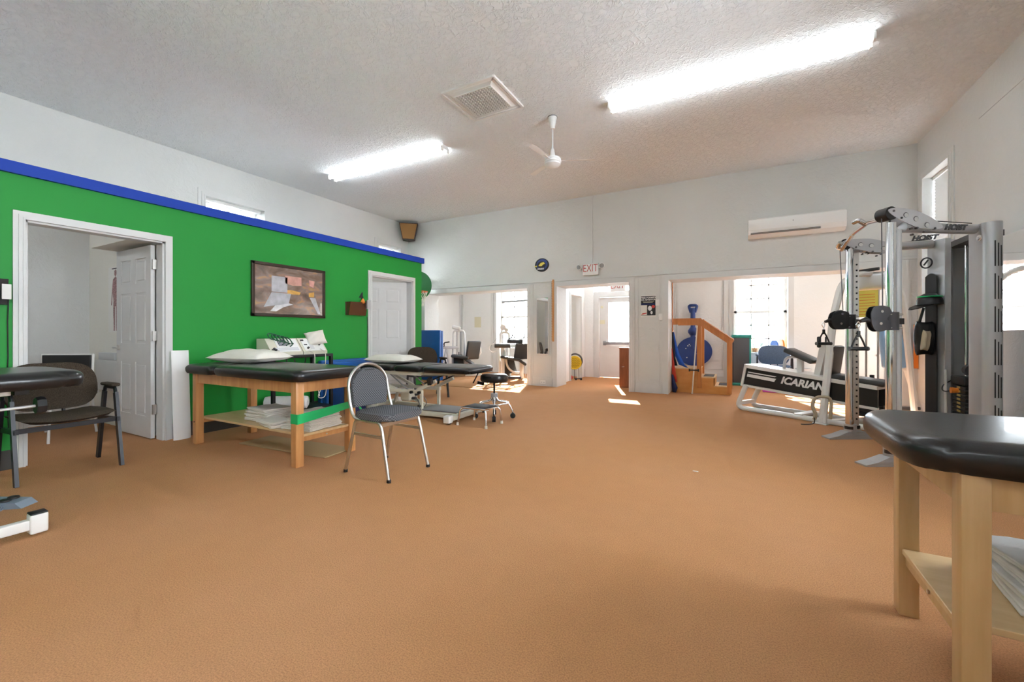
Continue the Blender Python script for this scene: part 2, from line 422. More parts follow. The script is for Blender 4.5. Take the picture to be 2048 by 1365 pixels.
OPS = [(-6.72, -3.94, -0.01, 2.05), (-3.265, -1.81, -0.01, 2.06), (-1.113, 2.07, -0.01, 2.06)]
g = G(); wall_cells(g, 'x', YB, YB+0.5, XL, 3.3, 0, H, OPS); struct('wall_back', g, 'wall')
WR = [(6.93, 7.74, 1.0, 3.22), (2.3, 3.5, 0.85, 3.2), (-1.6, -0.4, 0.85, 3.2)]
g = G(); wall_cells(g, 'y', XR, XR+0.35, YR, YB, 0, H, WR); struct('wall_right', g, 'wall')
g = G(); g.box((XL-0.3, YR-0.2, 0), (XR+0.35, YR, H)); struct('wall_rear', g, 'wall')
FW = [(-6.0, -4.75, 0.70, 2.42), (-3.05, -2.12, -0.01, 1.99), (-3.20, -2.12, 2.06, 2.60), (-0.085, 0.889, 0.70, 2.42), (2.4, 3.1, 0.70, 2.42)]
g = G(); wall_cells(g, 'x', YF, YF+0.32, XL, 3.6, 0, 2.8, FW); struct('wall_front', g, 'porch')
struct('wall_porch_right', G().box((3.3, YB+0.5, 0), (3.6, YF, 2.8)), 'porch')
struct('wall_porch_left', G().box((-3.52, YB+0.5, 0), (-3.42, 9.15, 2.62)).box((-3.52, 9.88, 0), (-3.42, YF, 2.62)).box((-3.52, 9.15, 2.0), (-3.42, 9.88, 2.62)), 'porch')
struct('wall_porch_end', G().box((XL, YB+0.5, 0), (XL+0.02, YF, 2.62)), 'porch')
struct('wall_porch_middle', G().box((-1.45, YB+0.5, 0), (-1.33, YF, 2.62)), 'porch')
# partition with green face
D1 = (1.13, 2.09, -0.01, 2.04); D2 = (4.84, 5.81, -0.01, 2.04); HP = 2.47
g = G(); wall_cells(g, 'y', XP-0.06, XP, YR, 6.06, 0, HP, [D1, D2]); g.box((XL, 6.0, 0), (XP-0.06, 6.06, HP)); struct('wall_partition', g, 'green')
g = G(); wall_cells(g, 'y', XP-0.12, XP-0.06, YR, 6.0, 0, HP, [D1, D2])
g.box((XL, 2.14, 0), (XP-0.12, 2.24, HP)); g.box((XL, 4.45, 0), (XP-0.12, 4.55, HP)); g.box((XL, 5.94, 0), (XP-0.12, 6.0, HP))
struct('wall_treatment_room', g, 'roomw')
struct('trim_1', G().box((XP-0.14, YR, 2.40), (XP+0.035, 6.10, 2.495)).box((XL, 6.0, 2.40), (XP-0.12, 6.10, 2.495)), 'bluecap')
g = G()
for a, b in ((YR, 1.06), (2.16, 4.77), (5.88, 6.07)): g.box((XP, a, 0), (XP+0.012, b, 0.155))
g.box((XL, 6.06, 0), (XP+0.012, 6.072, 0.155))
struct('baseboard_partition', g, 'darkbase')
def casing_y(g, x, sgn, y0, y1, z1, wd=0.065, z0=0.0):
    for k, (w_, t_) in enumerate(((wd, 0.014), (wd*0.55, 0.024), (wd*0.2, 0.030))):
        e = 0.0022-0.0007*k; xa, xb = sorted((x, x+sgn*t_))
        g.box((xa, y0-w_, z0), (xb, y0+e, z1+w_)); g.box((xa, y1-e, z0), (xb, y1+w_, z1+w_)); g.box((xa, y0+e, z1-e), (xb, y1-e, z1+w_))
def jamb_y(g, x0, x1, y0, y1, z1):
    g.box((x0, y0-0.001, 0), (x1, y0+0.018, z1)); g.box((x0, y1-0.018, 0), (x1, y1+0.001, z1)); g.box((x0, y0, z1-0.018), (x1, y1, z1+0.001))
for i, (y0, y1, _, z1) in enumerate((D1, D2)):
    g = G(); casing_y(g, XP, 1, y0, y1, z1); jamb_y(g, XP-0.13, XP+0.001, y0, y1, z1)
    struct('trim_%d' % (i+2), g, 'trimw')
# bulkhead box in the first treatment room
struct('trim_4', G().box((-6.36, 1.88, 2.05), (XP-0.12, 2.14, 2.22)), 'roomw')
# back wall casings
g = G()
def casing_x(g, y, x0, x1, z1, wd=0.10, z0=0.0, sgn=-1):
    for k, (w_, t_) in enumerate(((wd, 0.018), (wd*0.72, 0.030), (wd*0.25, 0.040))):
        ya, yb = sorted((y, y+sgn*t_)); e = 0.0022-0.0007*k
        g.box((x0-w_, ya, z0), (x0+e, yb, z1+w_)); g.box((x1-e, ya, z0), (x1+w_, yb, z1+w_)); g.box((x0+e, ya, z1-e), (x1-e, yb, z1+w_))
for x0, x1, _, z1 in OPS: casing_x(g, YB, x0, x1, z1)
g.box((-7.2, YB-0.022, 2.165), (2.24, YB, 2.185))
struct('trim_5', g, 'trimw')
g = G()
for x0, x1 in ((XL, -6.83), (-3.83, -3.375), (-1.70, -1.223), (2.18, 2.24)): g.box((x0, YB-0.02, 0), (x1, YB, 0.15)); g.box((x0, YB-0.012, 0.15), (x1, YB, 0.17))
struct('baseboard_back', g, 'trimw')
g = G()
def frame_x(g, y, x0, x1, z0, z1, w_=0.012, t=0.010):
    g.box((x0, y-t, z0), (x0+w_, y, z1)); g.box((x1-w_, y-t, z0), (x1, y, z1)); g.box((x0, y-t, z0), (x1, y, z0+w_)); g.box((x0, y-t, z1-w_), (x1, y, z1))
frame_x(g, YB, -3.81, -3.39, 0.21, 2.13); frame_x(g, YB, -1.66, -1.26, 0.21, 2.14)
struct('trim_6', g, 'trimw')
g = G()
for a, b in ((YR, -1.7), (-1.7, YB)): g.box((XR-0.015, a, 0), (XR, b, 0.14))
struct('baseboard_right', g, 'trimw')
struct('trim_7', G().box((XR-0.006, 5.2, 3.375), (XR, 6.27, 3.385)), 'trimw')
# windows -------------------------------------------------------------
def window_x(name, x0, x1, z0, z1, y, cols=3, rows=4, depth=0.24, apron=True, rail=True):
    """window in the front wall, room side at y"""
    g = G(); casing_x(g, y, x0, x1, z1, 0.10, z0-0.02); f = struct(name, g, 'trimw')
    g = G(); yy = y+depth
    g.box((x0, yy, z0), (x0+0.05, yy+0.05, z1)); g.box((x1-0.05, yy, z0), (x1, yy+0.05, z1)); g.box((x0, yy, z0), (x1, yy+0.05, z0+0.09)); g.box((x0, yy, z1-0.05), (x1, yy+0.05, z1))
    zm = (z0+z1)/2; g.box((x0, yy, zm-0.025), (x1, yy+0.05, zm+0.025))
    for i in range(1, cols): xx = x0+(x1-x0)*i/cols; g.box((xx-0.012, yy+0.01, z0), (xx+0.012, yy+0.035, z1))
    for half in ((z0, zm), (zm, z1)):
        for j in range(1, rows//2+1):
            zz = half[0]+(half[1]-half[0])*j/(rows//2+1); g.box((x0, yy+0.01, zz-0.012), (x1, yy+0.035, zz+0.012))
    g.build('sash', 'trimw', f, False)
    G().box((x0+0.02, yy+0.018, z0+0.02), (x1-0.02, yy+0.024, z1-0.02)).build('pane', 'glass', f, False)
    G().box((x0-0.12, y-0.05, z0-0.03), (x1+0.12, y+depth, z0)).build('sill', 'trimw', f, False)
    if apron:
        g = G(); g.box((x0-0.08, y-0.02, 0.0), (x1+0.08, y, z0-0.03)); frame_x(g, y-0.02, x0, x1, 0.12, z0-0.08, 0.02, 0.014); g.build('apron_panel', 'trimw', f, False)
    return f
window_x('window_1', -6.0, -4.75, 0.70, 2.42, YF)
window_x('window_2', -0.085, 0.889, 0.70, 2.42, YF)
window_x('window_3', 2.4, 3.1, 0.70, 2.42, YF, cols=2)
g = G(); g.box((-3.20, YF+0.2, 2.06), (-2.12, YF+0.23, 2.085)).box((-3.20, YF+0.2, 2.58), (-2.12, YF+0.23, 2.60))  # transom added over the door, sized to cast the carpet sun patch
tw = struct('window_4', g, 'trimw'); G().box((-3.20, YF+0.212, 2.085), (-2.12, YF+0.218, 2.58)).build('pane', 'glass', tw, False)
def window_y(name, xw, sgn, y0, y1, z0, z1, blind, cas=0.10, slats=True, depth=0.2):
    g = G(); casing_y(g, xw, sgn, y0, y1, z1, cas, z0-0.02); f = struct(name, g, 'trimw')
    xx = xw-sgn*depth; lo, hi = sorted((xx, xx-sgn*0.05)); g = G()
    g.box((lo, y0+0.001, z0), (hi, y0+0.05, z1)); g.box((lo, y1-0.05, z0), (hi, y1-0.001, z1)); g.box((lo+0.001, y0+0.05, z0), (hi-0.001, y1-0.05, z0+0.07)); g.box((lo+0.001, y0+0.05, z1-0.05), (hi-0.001, y1-0.05, z1-0.001)); zm = (z0+z1)/2
    g.box((lo, y0, zm-0.02), (hi, y1, zm+0.02)); ym = (y0+y1)/2; g.box((lo+0.01, ym-0.012, z0), (hi-0.01, ym+0.012, z1)); g.build('sash', 'trimw', f, False)
    G().box(((lo+hi)/2-0.003, y0, z0), ((lo+hi)/2+0.003, y1, z1)).build('pane', 'glass', f, False)
    if blind:
        g = G(); bx = xw-sgn*0.10
        z = z1-0.06
        while z > z0+0.03:
            g.at((bx, (y0+y1)/2, z), (0, R(blind), 0)).box((-0.023, -(y1-y0)/2+0.015, -0.0008), (0.023, (y1-y0)/2-0.015, 0.0008)); z -= 0.042
        g.at(); g.build('blind_slats', 'trimw', f, False)
        G().box((bx-0.025, y0+0.01, z1-0.045), (bx+0.025, y1-0.01, z1-0.002)).build('blind_headrail', 'plasticw', f, False)
    G().box((min(xx, xw+sgn*0.04), y0-0.08, z0-0.03), (max(xx, xw+sgn*0.04), y1+0.08, z0)).build('sill', 'trimw', f, False)
window_y('window_5', XL, 1, *WA, 20)
window_y('window_6', XL, 1, *WB, 20)
window_y('window_7', XR, -1, *WR[0], 74)
window_y('window_8', XR, -1, *WR[1], 0)
window_y('window_9', XR, -1, *WR[2], 0)
# boarded niche and pilasters on the front wall
g = G(); casing_x(g, YF, -7.15, -6.17, 2.30, 0.06); struct('trim_8', g, 'trimw')
g = G(); casing_x(g, YF, -3.05, -2.12, 1.99, 0.14); struct('trim_9', g, 'trimw')
g = G(); g.box((XL, YF-0.02, 0), (-6.2, YF, 0.2)); g.box((-4.6, YF-0.02, 0), (-3.41, YF, 0.2)); g.box((-1.3, YF-0.02, 0), (-0.2, YF, 0.16)); g.box((1.0, YF-0.02, 0), (2.28, YF, 0.16)); struct('baseboard_front', g, 'trimw')
g = G(); frame_x(g, YF, -1.25, -0.30, 0.3, 2.3, 0.02, 0.012); g.box((-0.28, YF-0.03, 0), (-0.19, YF, 2.6)); struct('trim_10', g, 'trimw')
# jamb casing at the porch side doorway
g = G(); casing_y(g, -3.42, 1, 9.15, 9.88, 2.0, 0.07); struct('trim_11', g, 'trimw')

def six_panel(g, wd, h, t=0.035):
    """door leaf in local x (0..wd), thickness y, raised panels on both faces"""
    g.box((0, 0, 0), (wd, t, h))
def make_leaf(name, wd=0.86, h=2.0, t=0.035):
    ex = []
    sx = 0.11; cw = (wd-3*sx)/2
    rows = [(0.22, 0.78), (0.98, 1.52), (1.62, h-0.12)]
    for i in (0, 1):
        x0 = sx+i*(cw+sx)
        for z0, z1 in rows: ex.append((x0, x0+cw, z0, z1))
    g = G(); g.box((0, 0.009, 0), (wd, t-0.009, h))
    us = sorted({0, wd, *[e[0] for e in ex], *[e[1] for e in ex]})
    for ya, yb in ((0, 0.009), (t-0.009, t)):
        for a, b in zip(us, us[1:]):
            mid = (a+b)/2; z = 0
            for c0, c1 in sorted([(e[2], e[3]) for e in ex if e[0] < mid < e[1]])+[(h, h)]:
                if c0 > z: g.box((a, ya, z), (b, yb, c0))
                z = max(z, c1)
        for e in ex:
            i = 0.028; g.rbox((e[0]+i, 0.002 if ya == 0 else ya-0.002, e[2]+i), (e[1]-i, yb+0.002 if ya == 0 else t-0.002, e[3]-i), 0.004, 1)
    return g
def door(name, loc, rz, wd=0.86):
    o = make_leaf(name, wd).build(name, 'trimw', None, False); o.location = loc; o.rotation_euler = (0, 0, rz); o['kind'] = 'structure'
    g = G()
    for ys in (-1, 1):
        yb = 0 if ys < 0 else 0.035
        g.cyl((wd-0.06, yb, 0.93), (wd-0.06, yb+ys*0.012, 0.93), 0.03, 20); g.cyl((wd-0.06, yb+ys*0.01, 0.93), (wd-0.06, yb+ys*0.05, 0.93), 0.010, 12)
        g.tube(rounded([(wd-0.06, yb+ys*0.05, 0.93), (wd-0.12, yb+ys*0.052, 0.932), (wd-0.17, yb+ys*0.05, 0.925)], 0.02), [0.011]*2+[0.010]*6, 10)
    g.build('door_handle', 'dullchrome', o)
    for z in (0.30, 1.06, 1.80):
        g = G(); g.box((-0.012, -0.004, z-0.05), (0.03, 0.0, z+0.05)); g.box((-0.035, -0.004, z-0.05), (-0.012, 0.03, z+0.05)); g.cyl((-0.010, -0.006, z-0.052), (-0.010, -0.006, z+0.052), 0.007, 10)
        g.build('hinge', 'dullchrome', o)
    return o
door('door_1', (-5.335, 2.065, 0.012), PI, 0.815)       # open flat along the cross wall
door('door_2', (-5.325, 5.80, 0.012), R(180+52))
# front exit door
g = G(); wd = 0.93
g.box((-3.05, YF+0.05, 0.01), (-2.83, YF+0.095, 1.98)); g.box((-2.22, YF+0.05, 0.01), (-2.12, YF+0.095, 1.98)); g.box((-2.83, YF+0.05, 0.01), (-2.22, YF+0.095, 0.86)); g.box((-2.83, YF+0.05, 1.86), (-2.22, YF+0.095, 1.98))
d3 = struct('door_3', g, 'trimw')
G().box((-2.83, YF+0.068, 0.86), (-2.22, YF+0.076, 1.86)).build('pane', 'glass', d3, False)
g = G(); g.rbox((-2.90, YF-0.02, 0.82), (-2.15, YF+0.02, 0.89), 0.01); g.rbox((-2.95, YF-0.01, 0.80), (-2.88, YF+0.05, 0.91), 0.01); g.build('push_bar', 'grey', d3)
g = G(); g.cyl((-2.99, YF+0.05, 1.75), (-2.99, YF+0.02, 1.75), 0.03, 16).box((-3.04, YF+0.042, 1.33), (-2.92, YF+0.05, 1.43)); g.build('door_notice', 'ypaper', d3)
# outside ground and the house across the street (things, far)
struct('ground_outside', G().box((-30, YF+0.6, -0.5), (30, 60, -0.3)), 'asphalt')
hs = thing('house', 'pale blue sided house seen across the street through the windows', 'house', (2.0, 24, -0.3))
g = G().box((-6, 0, 0), (6, 8, 2.6)); g.build('wall', 'siding', hs, False)
G().prism([(-6.4, 2.6), (6.4, 2.6), (0, 5.2)], -8.2, 0.2).build('roof', 'grey', hs, False).rotation_euler = (PI/2, 0, 0)
for xx in (-4, -1.5, 1, 3.5): G().box((xx, -0.03, 0.9), (xx+0.8, 0.02, 2.0)).build('window', 'trimw', hs, False)

# ================================================================== CEILING AND WALL FITTINGS
def fixture(loc, label, L_=2.40):
    t = thing('fluorescent_fixture', label, 'ceiling light', loc, 0, 'bare twin-tube fluorescent ceiling strips')
    g = G(); h = L_/2
    g.prism([(-0.065, 0), (0.065, 0), (0.035, -0.055), (-0.035, -0.055)], -h, h)
    o = g.build('channel', 'whitemetal', t, False)
    for v in o.data.vertices: v.co = Vector((v.co.z, v.co.x, v.co.y))
    for s_ in (-1, 1):
        G().cyl((-h+0.02, s_*0.062, -0.062), (h-0.02, s_*0.062, -0.062), 0.019, 14).build('tube', 'tubeon', t)
        g = G()
        g.rbox((s_*h-0.012, -0.085, -0.09), (s_*h+0.012, -0.04, -0.02), 0.006); g.rbox((s_*h-0.012, 0.04, -0.09), (s_*h+0.012, 0.085, -0.02), 0.006); g.box((s_*h-0.012, -0.06, -0.055), (s_*h+0.012, 0.06, 0))
        g.build('end_cap', 'plasticw', t)
    return t
fx = fixture((-0.13, 4.90, H), 'long twin-tube strip light on the ceiling, the one nearer the right wall')
dup(fx, (-4.93, 4.86, H), 0, 'long twin-tube strip light on the ceiling above the green wall side')
dup(fx, (-0.13, -0.75, H), 0, 'twin-tube strip light on the ceiling behind the viewer, right side')
dup(fx, (-4.93, -0.75, H), 0, 'twin-tube strip light on the ceiling behind the viewer, left side')

# ceiling vent
t = thing('ceiling_vent', 'square white ceiling diffuser with a perforated grille between the two strip lights', 'vent', (-2.60, 4.11, H))
g = G(); a = 0.34
for s_ in (-1, 1):
    for k, (o1, z) in enumerate(((0.0, -0.018), (0.035, -0.012), (0.06, -0.006))):
        g.box((-a, s_*(a-o1)-0.012, z-0.004), (a, s_*(a-o1)+0.012, 0)); g.box((s_*(a-o1)-0.012, -a, z-0.004), (s_*(a-o1)+0.012, a, 0))
b = 0.235
v = []
for (r_, z) in ((a-0.05, -0.006), (b, -0.03)): v += [(-r_, -r_, z), (r_, -r_, z), (r_, r_, z), (-r_, r_, z)]
g.add(v, [(0, 1, 5, 4), (1, 2, 6, 5), (2, 3, 7, 6), (3, 0, 4, 7)])
g.build('frame', 'plasticw', t, False)
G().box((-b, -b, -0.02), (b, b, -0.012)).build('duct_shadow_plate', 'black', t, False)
g = G(); n = 13
for i in range(n+1):
    p = -b+2*b*i/n; g.box((p-0.009, -b, -0.034), (p+0.009, b, -0.026)); g.box((-b, p-0.009, -0.034), (b, p+0.009, -0.026))
g.build('grille', 'plasticw', t, False)

# ceiling fan
t = thing('ceiling_fan', 'white ceiling fan with conical canopy and ribbed motor on a thin rod', 'fan', (-2.048, 4.855, H))
G().lathe([(0.055, 0), (0.055, -0.012), (0.050, -0.03), (0.028, -0.15), (0.016, -0.155)]).build('canopy', 'plasticw', t)
G().lathe([(0.060, 0.0), (0.060, -0.010), (0.0, -0.010)]).build('gasket', 'grey', t)
G().cyl((0, 0, -0.14), (0, 0, -0.44), 0.009, 12).build('rod', 'plasticw', t)
g = G(); g.lathe([(0.016, -0.40), (0.022, -0.41), (0.036, -0.50), (0.04, -0.505), (0.095, -0.52), (0.105, -0.535), (0.105, -0.545), (0.098, -0.55), (0.108, -0.56), (0.108, -0.575), (0.098, -0.58), (0.10, -0.60), (0.075, -0.625), (0.03, -0.64), (0.0, -0.642)])
g.build('motor_housing', 'plasticw', t)
for k in range(3):
    a0 = R(25+120*k); g = G().at((0, 0, -0.553), (0, R(0), a0)); g.box((0.09, -0.012, -0.002), (0.22, 0.012, 0.003)); g.at((0, 0, -0.553), (R(9), 0, a0))
    g.prism([(0.19, -0.028), (0.50, -0.04), (0.53, -0.02), (0.53, 0.02), (0.50, 0.035), (0.19, 0.028)], 0, 0.003); g.build('blade', 'plasticw', t, False)

# corner loudspeaker
t = thing('corner_speaker', 'brown tapered loudspeaker with tan grille cloth mounted high in the far left corner', 'speaker', (-7.03, 7.74, 3.40), R(39))
# local: +y faces into wall corner, -y faces the room
ou = [(-0.20, 0.33), (0.20, 0.33), (0.125, -0.04), (-0.125, -0.04)]
def trap(g, y0, y1, pts): 
    k = len(pts); v = [(p[0], y0, p[1]) for p in pts]+[(p[0], y1, p[1]) for p in pts]
    return g.add(v, [tuple(range(k)), tuple(range(2*k-1, k-1, -1))]+[(i, k+i, k+(i+1) % k, (i+1) % k) for i in range(k)])
g = G(); trap(g, -0.10, 0.09, [(-0.22, 0.35), (0.22, 0.35), (0.145, -0.04), (0.0, -0.07), (-0.145, -0.04)]); g.build('cabinet', 'brownbox', t, False)
g = G(); trap(g, -0.112, -0.098, [(-0.20, 0.33), (0.20, 0.33), (0.128, -0.028), (-0.128, -0.028)]); g.build('grille_cloth', 'tan', t, False)
G().bar((0, 0.05, 0.0), (0, 0.15, 0.0), 0.04).build('bracket', 'blackmetal', t)

# mini split air conditioner
t = thing('air_conditioner', 'white wall mounted air conditioner high on the back wall near the right corner', 'air conditioner', (0.775, YB, 2.655))
g = G(); prof = [(0.0, 0.0), (-0.10, 0.0), (-0.175, 0.035), (-0.205, 0.10), (-0.215, 0.26), (-0.18, 0.29), (0.0, 0.30)]
v = [(-0.635, p[0], p[1]) for p in prof]+[(0.635, p[0], p[1]) for p in prof]; k = len(prof)
g.add(v, [tuple(range(k)), tuple(range(2*k-1, k-1, -1))]+[(i, k+i, k+(i+1) % k, (i+1) % k) for i in range(k)]); g.build('housing', 'plasticw', t, False)
G().at((0, -0.213, 0.185), (R(3.5), 0, 0)).rbox((-0.63, -0.006, -0.085), (0.63, 0.004, 0.085), 0.004).build('front_panel', 'plasticw', t)
G().at((-0.1, -0.19, 0.055), (R(25), 0, 0)).box((-0.50, -0.010, -0.012), (0.42, 0.0, -0.006)).box((-0.50, -0.010, 0.004), (0.42, 0.0, 0.010)).build('louver', 'dgrey', t, False)
G().cyl((-0.03, -0.222, 0.20), (-0.03, -0.218, 0.20), 0.006, 10).build('indicator', 'ink', t)

# exit sign + lamps + conduit
def exit_sign(loc, label, group=None):
    t = thing('exit_sign', label, 'exit sign', loc)
    G().rbox((-0.16, -0.055, -0.105), (0.16, 0, 0.125), 0.012).build('housing', 'plasticw', t)
    text('EXIT', 0.205, 0.002, 'signred', 'lettering', t, face_mY((0.0, -0.057, 0.025)), sx=0.72, bold=-0.001)
    for s_ in (-1, 1):
        g = G().at((s_*0.225, -0.03, 0.07), (R(12), 0, s_*R(12))); g.lathe([(0.0, -0.045), (0.05, -0.045), (0.056, -0.04), (0.056, -0.02), (0.035, 0.02), (0.0, 0.02)], axis='y', seg=20)
        g.at(); g.bar((s_*0.15, -0.02, 0.03), (s_*0.21, -0.02, 0.06), 0.025); ol = g.build('emergency_lamp', 'plasticw', t)
        G().at((s_*0.225, -0.03, 0.07), (R(12), 0, s_*R(12))).lathe([(0.0, -0.049), (0.022, -0.048), (0.044, -0.046)], axis='y', seg=20).build('lens', 'grey', ol)
    return t
exit_sign((-2.553, YB, 2.345), 'white EXIT sign with two round lamps on the wall above the middle doorway')
exit_sign((-2.28, 9.03, 2.10), 'white EXIT sign seen through the middle doorway above the glazed front door')
t = G().box((-2.295, 8.99, 2.22), (-2.265, 9.02, 2.62)).build('hanger', 'plasticw', None, False); tag(t, 'slim white stem holding the far exit sign from the porch ceiling', 'hanger')
t = G().box((-2.541, YB-0.018, 2.47), (-2.517, YB, 3.79)).box((-2.552, YB-0.022, 3.765), (-2.506, YB, 3.81)).build('conduit', 'trimw', None, False); tag(t, 'thin white cable conduit running from the ceiling down to the exit sign', 'conduit')

# small round logo plaque (plain dark oval badge)
t = thing('wall_plaque', 'small dark oval sports plaque high on the back wall left of the exit sign', 'plaque', (-3.61, YB, 2.525))
def disc_y(g, rx, rz, y0, y1, cx=0, cz=0, n=28): 
    pts = [(cx+rx*math.cos(2*PI*i/n), cz+rz*math.sin(2*PI*i/n)) for i in range(n)]; return trap(g, y0, y1, pts)
disc_y(G(), 0.155, 0.14, -0.02, 0).build('backing', 'ink', t)
disc_y(G(), 0.125, 0.112, -0.026, -0.019, 0.01, 0.01).build('oval_ring', 'bluepl', t)
disc_y(G(), 0.095, 0.075, -0.030, -0.025, 0.0, 0.0).build('inner_field', 'ink', t)
g = G(); trap(g, -0.034, -0.029, [(-0.07, -0.02), (-0.02, 0.04), (0.05, 0.055), (0.08, 0.02), (0.03, 0.0), (0.0, -0.03)]); trap(g, -0.034, -0.029, [(-0.17, -0.02), (-0.10, -0.01), (-0.11, -0.04)]); g.build('emblem', 'yellowsign', t, False)
g = G(); 
for q in range(5): trap(g, -0.033, -0.028, [(-0.09+q*0.03, -0.10), (-0.072+q*0.03, -0.10), (-0.066+q*0.03, -0.065), (-0.084+q*0.03, -0.065)])
g.build('lower_marks', 'inkwhite', t, False)

# narrow mirror, peg ladder, poster, switches, outlets on the back wall
t = thing('narrow_mirror', 'tall narrow white-edged mirror on the pier left of the middle doorway', 'mirror', (-3.595, YB, 0.67))
g = G(); 
for a_, b_ in (((-0.15, -0.022, -0.015), (-0.13, -0.01, 1.185)), ((0.13, -0.022, -0.015), (0.15, -0.01, 1.185)), ((-0.15, -0.022, -0.015), (0.15, -0.01, 0.005)), ((-0.15, -0.022, 1.165), (0.15, -0.01, 1.185))): g.box(a_, b_)
g.build('frame', 'trimw', t, False); G().at((0, 0, 0), (0, 0, R(-3))).box((-0.13, -0.02, 0.005), (0.13, -0.014, 1.165)).build('glass', 'mirror', t, False)
t = thing('finger_ladder', 'tall narrow orange wooden notched finger ladder beside the middle doorway', 'finger ladder', (-3.355, YB-0.03, 0.93))
G().box((-0.005, -0.022, 0), (0.03, 0, 1.27)).build('rail', 'pine', t, False)
g = G()
for k in range(36): z = 0.03+k*0.034; g.add([(-0.03, -0.02, z), (-0.004, -0.02, z), (-0.004, -0.02, z+0.024), (-0.03, 0, z), (-0.004, 0, z), (-0.004, 0, z+0.024)], [(0, 1, 2), (3, 5, 4), (0, 3, 4, 1), (0, 2, 5, 3), (1, 4, 5, 2)])
g.build('notches', 'pine', t, False)
t = thing('poster', 'small dark blue and white printed poster on the pier between the doorways', 'poster', (-1.465, YB, 1.60))
G().box((-0.135, -0.004, -0.205), (0.135, -0.001, 0.20)).build('sheet', 'paper', t, False)
G().box((-0.130, -0.0065, -0.17), (0.130, -0.004, 0.185)).build('print_field', 'ink', t, False)
G().box((-0.130, -0.008, -0.165), (-0.02, -0.006, 0.02)).build('pale_block', 'paper', t, False)
G().box((-0.130, -0.008, 0.02), (0.130, -0.006, 0.055)).build('blue_band', 'navy', t, False)
g = G(); disc_y(g, 0.035, 0.045, -0.010, -0.006, 0.03, -0.04, 14); disc_y(g, 0.02, 0.03, -0.010, -0.006, 0.06, -0.12, 14); g.build('figure_highlights', 'inkwhite', t, False)
trap(G(), -0.010, -0.0075, [(-0.13, -0.16), (-0.03, -0.135), (-0.02, -0.12), (-0.1, -0.13)]).build('red_stripe', 'red', t, False); disc_y(G(), 0.03, 0.03, -0.0085, -0.006, 0.09, -0.01, 12).build('red_shape', 'red', t, False)
text('FREE FORMED', 0.042, 0.0005, 'inkwhite', 'headline', t, face_mY((0.0, -0.008, 0.155)), bold=0.001)
text('FOR ADVENTURE', 0.036, 0.0005, 'inkwhite', 'headline', t, face_mY((0.0, -0.008, 0.117)), bold=0.001)
g = G(); g.box((-0.10, -0.008, 0.082), (0.10, -0.006, 0.088)).box((-0.09, -0.008, 0.066), (0.08, -0.006, 0.071)); g.build('small_print', 'ypaper', t, False)
for xx, zz, lab in ((-1.245, 1.40, 'white light switch plate at the right edge of the pier with the poster'), (-1.30, 1.66, 'small white thermostat plate above the light switch on the pier')):
    t = thing('switch_plate', lab, 'switch', (xx, YB, zz)); G().rbox((-0.035, -0.022, -0.058), (0.035, -0.012, 0.058), 0.003).build('plate', 'plasticw', t); G().box((-0.006, -0.030, -0.012), (0.006, -0.02, 0.012)).build('toggle', 'plasticw', t, False)
def outlet(loc, rz, lab):
    t = thing('outlet', lab, 'outlet', loc, rz); G().rbox((-0.058, -0.006, -0.035), (0.058, 0, 0.035), 0.003).build('plate', 'plasticw', t)
    g = G(); 
    for s_ in (-1, 1): G().box((s_*0.025-0.010, -0.008, -0.01), (s_*0.025+0.008, -0.005, 0.006)).build('socket', 'grey', t, False)
outlet((-3.58, YB-0.02, 0.085), 0, 'white electrical outlet in the baseboard under the narrow mirror')

# mirror on the right wall
t = thing('wall_mirror', 'large frameless mirror on the right wall beside the silver cable machine', 'mirror', (XR, 5.70, 1.13))
G().box((-0.012, -0.62, 0), (-0.004, 0.42, 0.90)).build('glass', 'warpmirror', t, False)
# framed picture with glass
t = thing('framed_picture', 'wide black-framed picture with brown print under glass on the green wall', 'picture', (XP, 3.464, 1.648))
g = G(); hw, hh_ = 0.511, 0.337; f = 0.038
g.rbox((0, -hw, -hh_), (0.03, -hw+f, hh_), 0.004).rbox((0, hw-f, -hh_), (0.03, hw, hh_), 0.004).rbox((0, -hw, hh_-f), (0.03, hw, hh_), 0.004).rbox((0, -hw, -hh_), (0.03, hw, -hh_+f), 0.004)
g.build('frame', 'brownbox', t)
def art_mat():
    m = mat('landscape_print', (0.27, 0.17, 0.11), rough=0.06, coat=1.0, spec=0.9); nt = m.node_tree; N = nt.nodes; L = nt.links
    tc = N.new('ShaderNodeTexCoord'); mp = N.new('ShaderNodeMapping'); mp.inputs['Scale'].default_value = (1, 2.2, 5); L.new(tc.outputs['Object'], mp.inputs[0])
    n = N.new('ShaderNodeTexNoise'); n.inputs['Scale'].default_value = 2.1; n.inputs['Detail'].default_value = 7; n.inputs['Distortion'].default_value = 0.8; L.new(mp.outputs[0], n.inputs['Vector'])
    r = N.new('ShaderNodeValToRGB'); L.new(n.outputs['Fac'], r.inputs[0]); e = r.color_ramp.elements
    e[0].position = 0.30; e[0].color = (0.10, 0.07, 0.055, 1); e[1].position = 0.45; e[1].color = (0.22, 0.14, 0.10, 1)
    for p, c in ((0.55, (0.26, 0.19, 0.16, 1)), (0.62, (0.40, 0.22, 0.15, 1)), (0.68, (0.46, 0.28, 0.10, 1)), (0.78, (0.5, 0.5, 0.52, 1))): q = e.new(p); q.color = c
    L.new(r.outputs[0], N['Principled BSDF'].inputs['Base Color']); return m
G().box((0.006, -hw+f, -hh_+f), (0.014, hw-f, hh_-f)).build('print', art_mat(), t, False)
